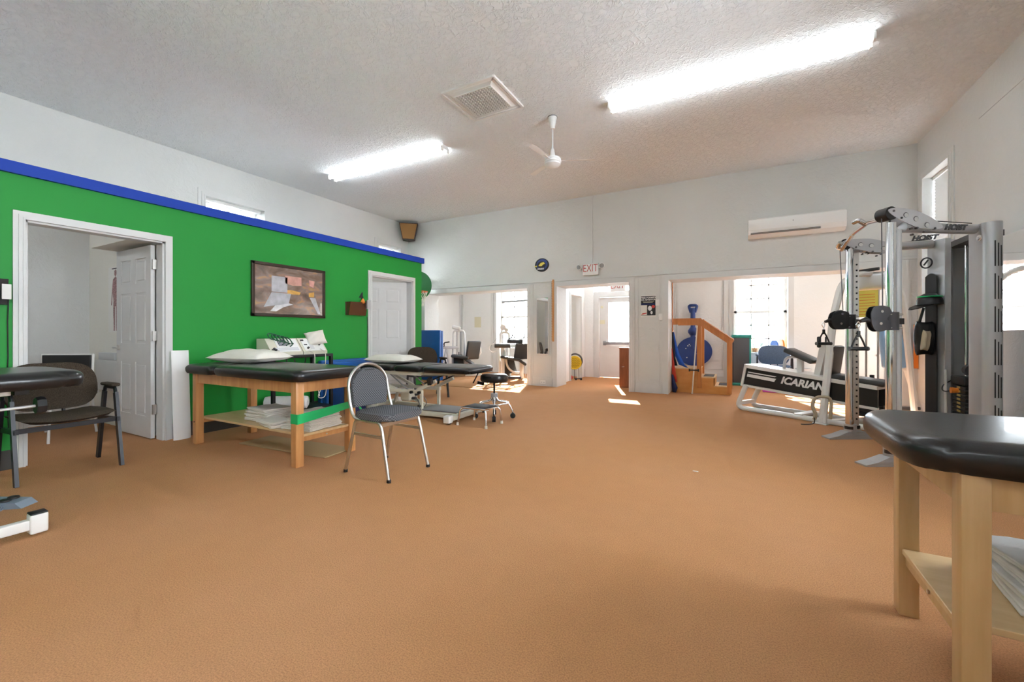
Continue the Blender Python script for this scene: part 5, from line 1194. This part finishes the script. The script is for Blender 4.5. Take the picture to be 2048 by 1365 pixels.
# base loops
for y in (0.06, 0.42):
    G().tube(rounded([(-0.98, y, 0.36), (-1.12, y, 0.03), (0.58, y, 0.03)], 0.12, 8), 0.034, 10).build('base_tube', 'whitemetal', t)
G().rbox((-0.34, 0.04, 0.045), (-0.24, 0.46, 0.075), 0.004).build('cross_plate', 'whitemetal', t)
G().bar((-1.08, 0.06, 0.10), (-1.08, 0.42, 0.10), 0.05).build('cross_tube', 'whitemetal', t)
def quadbox(g, pts, y0, y1): return trap(g, y0, y1, pts)
P0 = (-1.0, 0.62); P1 = (0.62, 0.475)
quadbox(G(), [(-1.04, 0.375), (0.50, 0.262), (0.50, 0.466), (-0.985, 0.615)], 0.09, 0.12).build('side_panel', 'black', t, False)
quadbox(G(), [(-1.04, 0.375), (0.50, 0.262), (0.50, 0.466), (-0.985, 0.615)], 0.36, 0.39).build('side_panel', 'black', t, False)
quadbox(G(), [(-1.01, 0.61), (0.50, 0.466), (0.50, 0.51), (-1.0, 0.66)], 0.07, 0.41).build('top_beam', 'whitemetal', t, False)
quadbox(G(), [(-1.07, 0.35), (-1.035, 0.35), (-0.98, 0.63), (-1.01, 0.66)], 0.07, 0.41).build('end_plate', 'whitemetal', t, False)
quadbox(G(), [(-1.06, 0.34), (0.50, 0.235), (0.50, 0.265), (-1.06, 0.372)], 0.08, 0.13).build('lower_lip', 'whitemetal', t, False)
sl = math.atan2(-0.145, 1.66)
M4 = Matrix.Translation(Vector((-0.275, 0.086, 0.455))) @ Euler((PI/2, 0, 0)).to_matrix().to_4x4() @ Euler((0, 0, sl)).to_matrix().to_4x4()
text('ICARIAN', 0.128, 0.002, 'inkwhite', 'lettering', t, M4, shear=0.25, bold=0.005, sx=1.0)
quadbox(G(), [(-0.965, 0.555), (-0.58, 0.52), (-0.60, 0.508), (-0.97, 0.543)], 0.084, 0.09).build('stripe', 'inkwhite', t, False)
quadbox(G(), [(-0.975, 0.525), (-0.585, 0.488), (-0.61, 0.445), (-0.985, 0.483)], 0.084, 0.09).build('stripe', 'inkwhite', t, False)
# pads and seat
G().at((-0.33, 0.24, 0.80), (0, R(24), 0)).rbox((-0.20, -0.12, -0.03), (0.17, 0.12, 0.03), 0.02, 3).build('arm_pad', 'dkvinyl', t)
G().bar((-0.36, 0.24, 0.55), (-0.36, 0.24, 0.78), 0.06).build('pad_post', 'whitemetal', t)
G().bar((-0.16, 0.24, 0.52), (-0.08, 0.24, 0.95), 0.09, 0.07).build('seat_column', 'whitemetal', t)
G().at((0.02, 0.24, 0.76), (0, R(8), 0)).rbox((-0.035, -0.15, -0.19), (0.035, 0.15, 0.19), 0.025, 3).build('chest_pad', 'dkvinyl', t)
G().at((0.08, 0.24, 0.57), (0, R(2), 0)).rbox((-0.10, -0.16, -0.035), (0.10, 0.16, 0.03), 0.025, 3).build('seat_pad', 'dkvinyl', t)
G().at((0.36, 0.24, 0.545), (0, R(5), 0)).rbox((-0.22, -0.15, -0.03), (0.20, 0.15, 0.03), 0.025, 3).build('bench_pad', 'dkvinyl', t)
for yy in (0.14, 0.34): G().rbox((-0.12, yy-0.02, 0.92), (-0.08, yy+0.02, 1.06), 0.015).build('grip', 'black', t)
G().tube(rounded([(-0.60, 0.30, 0.55), (-0.58, 0.30, 0.78), (-0.40, 0.30, 0.78)], 0.18, 8), 0.018, 8).build('curved_guard', 'silverlight', t)
# frame arch (world line from the front foot to the back foot)
a = Vector((0.893, 6.24)); b = Vector((2.0, 7.22)); 
def A(tt, z_): p = a.lerp(b, tt); return L_((p.x, p.y, z_))
G().tube(rounded([A(0, 0.02), A(0.11, 1.30), A(0.20, 1.72), A(0.36, 1.84), A(0.74, 1.84), A(0.86, 1.60), A(1.0, 0.02)], 0.16, 8), 0.042, 8, sx=0.8).build('arch_frame', 'whitemetal', t)
o = G(); p = A(0, 0); o.rbox((p[0]-0.09, p[1]-0.05, 0), (p[0]+0.06, p[1]+0.05, 0.012), 0.004); o.build('foot_plate', 'whitemetal', t)
p = A(0.52, 0)
for k in range(14): G().rbox((p[0]-0.15, p[1]-0.10, 0.06+k*0.030), (p[0]+0.15, p[1]+0.10, 0.087+k*0.030), 0.003, 1).build('weight_plate', 'black', t)
for dx in (-0.06, 0.06): G().cyl((p[0]+dx, p[1], 0.02), (p[0]+dx, p[1], 1.80), 0.011, 12).build('guide_rod', 'dullchrome', t)
G().rbox((p[0]-0.02, p[1]-0.02, 0.48), (p[0]+0.02, p[1]+0.02, 0.58), 0.006).build('selector_stem', 'black', t)
G().bar((p[0]-0.25, p[1]-0.12, 0.515), (p[0]+0.18, p[1]-0.12, 0.505), 0.03).build('carriage_bar', 'black', t)
pl = A(0.52, 1.76)
G().rbox((pl[0]-0.20, pl[1]-0.06, 1.64), (pl[0]+0.20, pl[1]+0.06, 1.86), 0.05, 4).build('top_housing', 'silverlight', t)
G().tube(rounded([(pl[0]-0.24, pl[1]-0.08, 1.74), (pl[0]-0.15, pl[1]-0.08, 1.88), (pl[0]+0.1, pl[1]-0.08, 1.89)], 0.08, 6), 0.02, 8).build('top_guard', 'black', t)
g = G(); g.rbox((pl[0]-0.13, pl[1]-0.14, 1.30), (pl[0]+0.11, pl[1]-0.13, 1.63), 0.003, 1); pk = g.build('instruction_placard', 'yellowsign', t)
g = G()
for k in range(8): g.box((pl[0]-0.10, pl[1]-0.1425, 1.33+k*0.035), (pl[0]+0.08, pl[1]-0.1400, 1.337+k*0.035))
g.build('printed_lines', 'orange', pk, False)
G().bar(A(0.52, 0.03), A(0.0, 0.03), 0.06, 0.04).build('base_rail', 'whitemetal', t); G().bar(A(0.52, 0.03), A(1.0, 0.03), 0.06, 0.04).build('base_rail', 'whitemetal', t)
# tied rope on the machine
o = G().tube(rounded([(0.80, 6.18, 0.30), (0.84, 6.17, 0.34), (0.95, 6.17, 0.34), (0.97, 6.18, 0.28), (0.96, 6.18, 0.08)], 0.04), 0.018, 8).tube(rounded([(0.80, 6.18, 0.30), (0.78, 6.17, 0.22), (0.82, 6.16, 0.12), (0.80, 6.16, 0.06)], 0.04), 0.02, 8).build('tied_rope', 'rope'); tag(o, 'tan rope knotted around the white upright near the floor', 'rope')
o = G().tube(rounded([(0.80, 6.14, 0.09), (0.80, 6.12, 0.02), (0.73, 6.10, 0.008), (0.66, 6.08, 0.008)], 0.03), 0.006, 6).build('black_strap', 'black'); tag(o, 'short black strap lying on the carpet by the white upright foot', 'strap')

# ---- light blue padded machine seat by the right wall
t = thing('padded_bench', 'light blue padded backrest on a white frame behind the silver cable machine', 'exercise bench', (1.93, 7.70, 0), R(20))
G().at((0, 0, 0.90), (R(-8), 0, 0)).rbox((-0.19, -0.035, -0.29), (0.19, 0.035, 0.29), 0.03, 4).build('backrest', 'ltblue', t)
for sx in (-1, 1): G().bar((sx*0.10, -0.03, 0.66), (sx*0.16, -0.20, 0.02), 0.06, 0.04).build('leg', 'whitemetal', t)
G().rbox((-0.22, -0.30, 0.08), (0.10, -0.22, 0.12), 0.01).build('foot_bar', 'dgrey', t)
o = G().tube([(1.86, 7.20, 1.22), (2.0, 7.22, 0.20)], 0.007, 6).build('thin_rod', 'dgrey'); tag(o, 'thin dark rod slanting beside the light blue padded backrest', 'rod')
t = G().box((0, -0.02, 0), (0.16, 0, 0.62)).build('orange_cloth', 'orange', None, False); t.location = (2.19, 7.96, 0.60); tag(t, 'orange cloth strip hanging by the right end of the wide opening', 'cloth')
t.scale = (0.3, 1, 1)

# ================================================================== CABLE MACHINE
OX, OY = 1.08, 5.07
t = thing('cable_machine', 'tall silver and chrome dual pulley cable machine with shrouded weight tower', 'exercise machine', (OX, OY, 0))
def w(x, y, z_): return (x-OX, y-OY, z_)
C1 = (1.124, 4.586); C2 = (1.03, 5.55); LV = (-0.8796, -0.4756); DV = (-0.4756, 0.8796)
def off(c, l, d, z_): return w(c[0]+LV[0]*l+DV[0]*d, c[1]+LV[1]*l+DV[1]*d, z_)
for ci, c in enumerate((C1, C2)):
    top = 2.02
    G().tube([off(c, 0.015, -0.01, 0.11), off(c, 0.015, -0.01, top)], 0.036, 24).build('chrome_column', 'chrome', t)
    g = G(); g.bar(off(c, -0.075, 0.03, 0.09), off(c, -0.075, 0.03, top-0.05), 0.055, 0.055) if ci else g.tube([off(c, -0.07, 0.03, 0.09), off(c, -0.07, 0.03, top-0.05)], 0.034, 24)
    pc = g.build('guide_column', 'dullchrome' if ci else 'silverlight', t, not ci)
    for k in range(28):
        z_ = 0.20+k*0.060; g = G()
        if ci: g.cyl(off(c, -0.070, -0.002, z_), off(c, -0.070, 0.004, z_), 0.0095, 10)
        else: g.cyl(off(c, -0.036, 0.02, z_), off(c, -0.034, 0.02, z_), 0.008, 8)
        g.build('pin_hole', 'black', pc)
    # feet
    G().tube([off(c, 0.0, 0.0, 0.05), off(c, 0.0, 0.0, 0.15)], 0.055, 24).build('foot_socket', 'silver', t)
    g = G(); 
    prof = [(-0.60, 0.0), (0.26, 0.0), (0.26, 0.012), (0.16, 0.035), (0.06, 0.075), (-0.14, 0.075), (-0.22, 0.05), (-0.60, 0.05)]
    v = []
    for dd in (-0.05, 0.05):
        for (l_, z_) in prof:
            wd = dd*(1.15 if l_ > 0.1 else 1.0); v.append(off(c, l_, wd, z_))
    k = len(prof); g.add(v, [tuple(range(k)), tuple(range(2*k-1, k-1, -1))]+[(i, k+i, k+(i+1) % k, (i+1) % k) for i in range(k)]); g.build('base_foot', 'silver', t, False)
    for l_, d_ in ((0.015, -0.01), (-0.075, 0.03)):
        G().tube([off(c, l_, d_, 0.10), off(c, l_, d_, 0.13)], 0.044, 16).build('collar', 'black', t)
    # sliding carriage
    zc = 1.20 if ci == 0 else 1.22
    G().tube([off(c, 0.012, -0.012, zc-0.075), off(c, 0.012, -0.012, zc+0.075)], 0.050, 24).build('carriage_sleeve', 'gunmetal' if ci == 0 else 'black', t)
    G().bar(off(c, 0.02, -0.02, zc), off(c, -0.09, 0.02, zc), 0.06, 0.05).build('carriage_block', 'black', t)
    for dz in (-0.055, 0.055): G().tube([off(c, 0.10, -0.045, zc+dz), off(c, -0.05, -0.045, zc+dz)], 0.008, 10).build('locking_pin', 'chrome', t)
    # pulley head: two bean shaped plates with wheels between
    def bean(cx, cz):
        pts = []
        for q in range(12): a0 = -0.5*PI+PI*q/11*0+2*PI*q/12
        return pts
    ol = [(0.04, 0.09), (0.07, 0.135), (0.12, 0.15), (0.19, 0.14), (0.215, 0.09), (0.21, 0.0), (0.19, -0.05), (0.15, -0.07), (0.05, -0.045), (0.05, 0.02), (0.09, 0.035), (0.07, 0.06)] if ci == 0 else [(0.05, 0.03), (0.05, 0.10), (0.09, 0.13), (0.16, 0.135), (0.215, 0.11), (0.235, 0.05), (0.225, -0.02), (0.18, -0.06), (0.10, -0.06), (0.05, -0.03)]
    olr = [(p.x, p.y) for p in rounded([(q[0], q[1], 0) for q in ol], 0.02, 3, closed=True)]
    for dd in (-0.055, -0.005):
        v = []
        for d2 in (dd, dd+0.008):
            for (l_, z_) in olr: v.append(off(c, l_, d2, zc+0.0+z_-0.02))
        k = len(olr); G().add(v, [tuple(range(k)), tuple(range(2*k-1, k-1, -1))]+[(i, k+i, k+(i+1) % k, (i+1) % k) for i in range(k)]).build('pulley_plate', ('gunmetal' if dd < -0.02 else 'black') if ci == 0 else 'black', t, False)
    for (l_, z_) in ((0.13, 0.08), (0.14, -0.02)):
        G().tube([off(c, l_, -0.042, zc+z_), off(c, l_, -0.008, zc+z_)], 0.042, 24).build('pulley_wheel', 'dgrey', t)
        G().tube([off(c, l_, -0.062, zc+z_), off(c, l_, 0.006, zc+z_)], 0.012, 10).build('pulley_bolt', 'chrome', t)
    # hook arm, carabiner and handle
    hx = 0.285
    o = G().tube([off(c, 0.19, -0.03, zc-0.01), off(c, 0.24, -0.03, zc+0.015), off(c, hx, -0.03, zc)], [0.016, 0.022, 0.014], 10).build('cable_stop', 'black', t)
    # top pulley plates
    ends = ((C1, (1.76, 5.0)), (C2, (1.69, 5.645)))[ci]
    dx, dy = ends[1][0]-ends[0][0], ends[1][1]-ends[0][1]; ln = math.hypot(dx, dy); dx, dy = dx/ln, dy/ln; nx, ny = -dy, dx
    za, zb = (2.10, 1.975) if ci == 0 else (2.04, 1.94)
    def on(s_, n_, z_): return w(ends[0][0]+dx*s_+nx*n_, ends[0][1]+dy*s_+ny*n_, z_)
    pl_ = []
    for q in range(28):
        a0 = 2*PI*q/28; s_ = 0.16+0.245*math.cos(a0); z_ = (za+zb)/2+0.01+(zb-za)/2*math.cos(a0)+0.068*math.sin(a0)*(1-0.25*abs(math.cos(a0)))
        pl_.append((s_, z_))
    for n_ in (-0.055, 0.045):
        v = [on(s_, n_, z_) for s_, z_ in pl_]+[on(s_, n_+0.008, z_) for s_, z_ in pl_]; k = 28
        op = G().add(v, [tuple(range(k)), tuple(range(2*k-1, k-1, -1))]+[(i, k+i, k+(i+1) % k, (i+1) % k) for i in range(k)]).build('top_plate', 'silverlight' if ci == 0 else 'silver', t, False)
        for s_, z_ in ((0.07, za-0.025), (0.16, (za+zb)/2+0.008), (0.26, zb+0.022)):
            g = G(); e = -0.001 if n_ < 0 else 0.009; g.tube([on(s_, n_+e-0.001, z_), on(s_, n_+e+0.001, z_)], 0.022, 18); ho = g.build('round_hole', 'dgrey', op)
            g = G(); g.tube([on(s_+0.002, n_+e-0.0016, z_-0.002), on(s_+0.002, n_+e+0.0016, z_-0.002)], 0.0185, 18); g.build('hole_backdrop', 'wall', op)
        for s_, z_ in ((-0.04, za+0.005), (0.03, za-0.05), (0.17, zb-0.005), (0.33, zb-0.005), (0.24, zb-0.035), (0.12, zb-0.01)):
            g = G(); g.tube([on(s_, n_-0.006, z_), on(s_, n_+0.014, z_)], 0.009, 8); g.build('bolt', 'dgrey', op)
    G().tube([on(-0.05, -0.05, za-0.01), on(-0.05, 0.05, za-0.01)], 0.055, 24).build('top_pulley', 'black', t)
    G().tube([on(0.10, 0, 1.985), on(ln, 0, 1.985)], 0.042, 20).build('top_beam', 'silver', t)
    M4 = Matrix.Translation(Vector(on(ln*(0.70 if ci == 0 else 0.86), -0.0435 if ci == 0 else -0.075, 1.985 if ci == 0 else 2.04))) @ Euler((PI/2, 0, math.atan2(dy, dx))).to_matrix().to_4x4()
    text('HOIST', 0.062, 0.004, 'dgrey', 'lettering', t, M4, shear=0.3, bold=0.003, sx=1.1)
    G().tube([on(0.30, 0.0, zb+0.075), on(ln-0.02, 0.0, 2.035)], 0.004, 6).build('upper_cable', 'black', t)
    G().tube([on(-0.09, 0.0, za-0.02), off(c, 0.10, -0.03, zc+0.12)], 0.004, 6).build('pulley_cable', 'dgrey', t)
# pull-up bar
G().tube(rounded([w(0.945, 5.50, 1.97), w(0.97, 5.42, 2.02), w(1.0, 5.25, 2.09), w(1.04, 4.90, 2.11), w(1.08, 4.68, 2.08)], 0.05), 0.02, 14).build('pull_up_bar', 'chrome', t)
G().tube(rounded([w(1.03, 4.95, 2.105), w(0.97, 4.90, 2.14), w(0.94, 4.94, 2.13)], 0.04), 0.022, 12).build('bar_grip', 'chrome', t)
G().tube(rounded([w(0.955, 5.50, 1.99), w(0.90, 5.44, 1.99), w(0.92, 5.38, 2.03)], 0.04), 0.022, 12).build('bar_grip', 'chrome', t)
# shrouds
def shroud(name, plan, h, m, th=0.012, z0=0.02):
    pl2 = [Vector((p[0], p[1])) for p in plan]; n = len(pl2); L2 = []
    for i, p in enumerate(pl2):
        d_ = (pl2[min(i+1, n-1)]-pl2[max(i-1, 0)]).normalized(); L2.append(p+Vector((-d_.y, d_.x))*th)
    loop = [(p.x-OX, p.y-OY) for p in pl2]+[(p.x-OX, p.y-OY) for p in L2[::-1]]
    g = G(); k = len(loop); v = [(p[0], p[1], z0) for p in loop]+[(p[0], p[1], h) for p in loop]
    g.add(v, [(i, (i+1) % k, k+(i+1) % k, k+i) for i in range(k)]+[(i, k-1-i, k-2-i, i+1) for i in range(n-1)]+[(k+i, k+i+1, 2*k-2-i, 2*k-1-i) for i in range(n-1)])
    return g.build(name, m, t, True)
near = [(1.749, 5.06), (1.785, 4.955)]+[(1.845+0.066*math.cos(a0), 4.955+0.066*math.sin(a0)) for a0 in [PI*(1.08+0.10*q) for q in range(10)]]+[(1.95, 5.18), (1.99, 5.32)]
ns = shroud('tower_shroud', near, 2.02, 'silver')
far = [(1.666, 5.675), (1.755, 5.555)]; shroud('tower_shroud', far, 2.02, 'silver')
shroud('tower_edge', [(1.757, 5.553), (1.80, 5.56), (1.855, 5.68), (2.02, 5.72)], 2.02, 'silverlight')
g = G()
for k in range(6):
    for j, a0 in enumerate((1.50, 1.60, 1.70)):
        an = PI*a0; cx, cy = 1.845+0.0665*math.cos(an), 4.955+0.0665*math.sin(an)
        g.at(w(cx, cy, 0.30+k*0.27), (0, 0, an)).rbox((-0.001, -0.004, 0), (0.0015, 0.004, 0.21-0.02*j), 0.0005, 1)
g.at(); g.build('vent_slots', 'black', ns, False)
G().at(w(1.778, 4.955, 1.90), (PI/2, 0, math.atan2(4.895-5.06, 1.803-1.749))).lathe([(0, -0.006), (0.024, -0.006), (0.026, 0.004), (0, 0.006)], seg=20).build('emblem', 'chrome', t)
# far shroud inset and emblem
fd = Vector((1.755-1.666, 5.555-5.675)).normalized(); fn = Vector((fd.y, -fd.x)); fa = math.atan2(fd.y, fd.x)
fm = Vector((1.70, 5.62))+Vector((-abs(fn.x), -abs(fn.y)))*0.004
g = G().at(w(fm.x-0.01, fm.y-0.0, 0.0), (0, 0, fa)); pts = [(-0.055, 0.05), (0.045, 0.05), (0.045, 1.66)]+[(0.045-0.10*q/8, 1.66+0.03*math.sin(PI*q/8)) for q in range(1, 8)]+[(-0.055, 1.66)]
trap(g, -0.014, -0.004, pts); g.build('black_inset', 'black', t, False)
g = G().at(w(fm.x-0.02, fm.y, 1.80), (0, 0, fa)); g.torus((-0.03, -0.018, 0), 0.05, 0.007, 28, 8, 'y').bar((-0.05, -0.02, -0.02), (-0.01, -0.02, 0.03), 0.01); o = g.build('oval_emblem', 'blackmetal', t)
G().box(w(1.985, 5.38, 0.02), w(2.0, 5.69, 1.98)).build('rear_panel', 'grey', t, False)
for (yy) in (5.40, 5.50, 5.60): G().box(w(1.965, yy, 0.02), w(1.985, yy+0.05, 1.96)).build('rear_slat', 'dgrey', t, False)
G().box(w(1.80, 5.10, 1.93), w(1.98, 5.66, 1.98)).build('tower_top', 'dgrey', t, False)
SX, SY = 1.87, 5.37
for k in range(15):
    o = G().rbox(w(SX-0.08, SY-0.13, 0.08+k*0.036), w(SX+0.08, SY+0.13, 0.112+k*0.036), 0.003, 1).build('weight_plate', 'black', t)
    if k > 7: G().box(w(SX-0.083, SY-0.035, 0.087+k*0.036), w(SX-0.080, SY+0.03, 0.105+k*0.036)).build('number_plate', 'gold', o, False)
G().rbox(w(SX-0.09, SY-0.14, 0.625), w(SX+0.09, SY+0.14, 0.70), 0.01).build('stack_head', 'black', t)
G().tube([w(SX, SY-0.035, 0.76), w(SX, SY+0.035, 0.76)], 0.05, 20).build('stack_pulley', 'dgrey', t)
for yy in (-0.09, 0.09): G().tube([w(SX, SY+yy, 0.03), w(SX, SY+yy, 1.93)], 0.011, 12).build('guide_rod', 'chrome', t)
G().tube([w(SX, SY, 0.78), w(SX, SY, 1.93)], 0.004, 6).build('lift_cable', 'black', t)
o = G().tube([w(SX-0.08, SY+0.01, 0.57), w(SX-0.13, SY+0.01, 0.57)], [0.022, 0.028], 16).build('selector_knob', 'orange', t)
G().tube(rounded([w(SX-0.10, SY+0.02, 0.57), w(SX-0.16, SY+0.10, 0.54), w(SX-0.14, SY+0.17, 0.60), w(SX-0.05, SY+0.12, 0.68)], 0.05), 0.005, 6).build('selector_lanyard', 'black', t)
# handles hanging from the pulleys are separate things
for ci, c in enumerate((C1, C2)):
    zc = 1.20 if ci == 0 else 1.22; hx = 0.30
    bx, by = c[0]+LV[0]*hx-DV[0]*0.03, c[1]+LV[1]*hx-DV[1]*0.03
    h = thing('pulley_handle', ['black stirrup handle hanging from the nearer pulley of the silver cable machine', 'black stirrup handle hanging from the farther pulley of the silver cable machine'][ci], 'handle', (bx, by, zc), math.atan2(LV[1], LV[0]), 'pulley handles')
    g = G(); g.tube(rounded([(0, 0, 0.0), (0.022, 0, -0.03), (0.0, 0, -0.065), (-0.012, 0, -0.03)], 0.012, closed=True), 0.0045, 6, closed=True); g.tube([(0, 0, -0.06), (0, 0, -0.10)], 0.006, 8); g.build('carabiner', 'chrome', h)
    zt = -0.10
    for sx in (-1, 1): G().tube(rounded([(0, 0, zt), (sx*0.03, 0, zt-0.05), (sx*0.062, 0, zt-0.125)], 0.03), 0.007, 8).build('strap', 'black', h)
    G().rbox((-0.012, -0.008, zt-0.03), (0.012, 0.008, zt+0.02), 0.004).build('strap_loop', 'black', h)
    G().tube([(-0.072, 0, zt-0.128), (0.072, 0, zt-0.128)], 0.016, 14).build('grip', 'black', h)
    for sx in (-1, 1): G().cyl((sx*0.072, 0, zt-0.128), (sx*0.080, 0, zt-0.128), 0.018, 14).build('grip_end', 'dgrey', h)
# cap, bag and cloth hanging on the tower
t = thing('baseball_cap', 'black cap with a green stripe hanging on the silver machine tower', 'cap', (1.64, 5.53, 1.40), math.atan2(LV[1], LV[0]))
g = G(); g.lathe([(0.0, 0.09), (0.045, 0.085), (0.08, 0.06), (0.095, 0.02), (0.098, -0.02)], seg=24); g.build('crown', 'black', t)
g = G(); g.prism([(0.05, -0.085), (0.13, -0.07), (0.19, -0.02), (0.20, 0.02), (0.17, 0.06), (0.10, 0.085), (0.05, 0.09)], -0.004, 0.004); o = g.build('visor', 'black', t)
for v in o.data.vertices: v.co.z += -0.35*(v.co.x-0.05)-0.02
G().torus((0, 0, 0.055), 0.088, 0.007, 30, 8).build('green_stripe', 'bandg', t)
t = thing('gear_bag', 'black straps and gloves bunched together under the cap', 'straps', (1.64, 5.53, 1.05), math.atan2(LV[1], LV[0]))
g = G().at((0.0, 0, 0), (PI/2, 0, 0)); g.pillow(0.17, 0.34, 0.12, 4); g.build('strap_bundle', 'black', t)
G().tube(rounded([(0.0, -0.06, 0.30), (0.05, -0.07, 0.10), (0.07, -0.06, -0.10), (-0.03, -0.07, -0.15), (-0.05, -0.06, 0.1)], 0.05), 0.012, 8).build('strap', 'black', t)
G().torus((0.02, -0.07, -0.04), 0.05, 0.012, 24, 8, 'y').build('loop', 'black', t)
t = G().pillow(0.07, 0.20, 0.05, 6).build('beige_strap', 'rope'); t.location = (1.585, 5.50, 1.03); t.rotation_euler = (PI/2, R(8), R(28)); tag(t, 'beige cloth strap hanging beside the black bundle on the machine', 'strap')
t = G().tube([(0, 0, 1.0), (0, 0, 0.02)], 0.01, 8).build('thin_post', 'trimw'); t.location = (1.745, 5.50, 0); tag(t, 'short white rod standing at the foot of the machine tower', 'rod'); t.scale = (1, 1, 0.75)

# right foreground floor block beside the maple table and lint on the carpet
t = G().prism([(-0.06, -0.04), (0.05, -0.04), (0.075, -0.01), (0.06, 0.05), (-0.06, 0.05)], 0, 0.09).build('wood_block', 'maple', None, False); t.location = (0.70, 1.56, 0.0); tag(t, 'small pale wood block on the carpet behind the near leg of the maple table', 'block')
t = G().box((-0.02, -0.004, 0), (0.02, 0.004, 0.003)).build('paper_scrap', 'paper', None, False); t.location = (-0.30, 3.62, 0.002); tag(t, 'tiny white scrap lying on the open carpet in mid room', 'scrap')
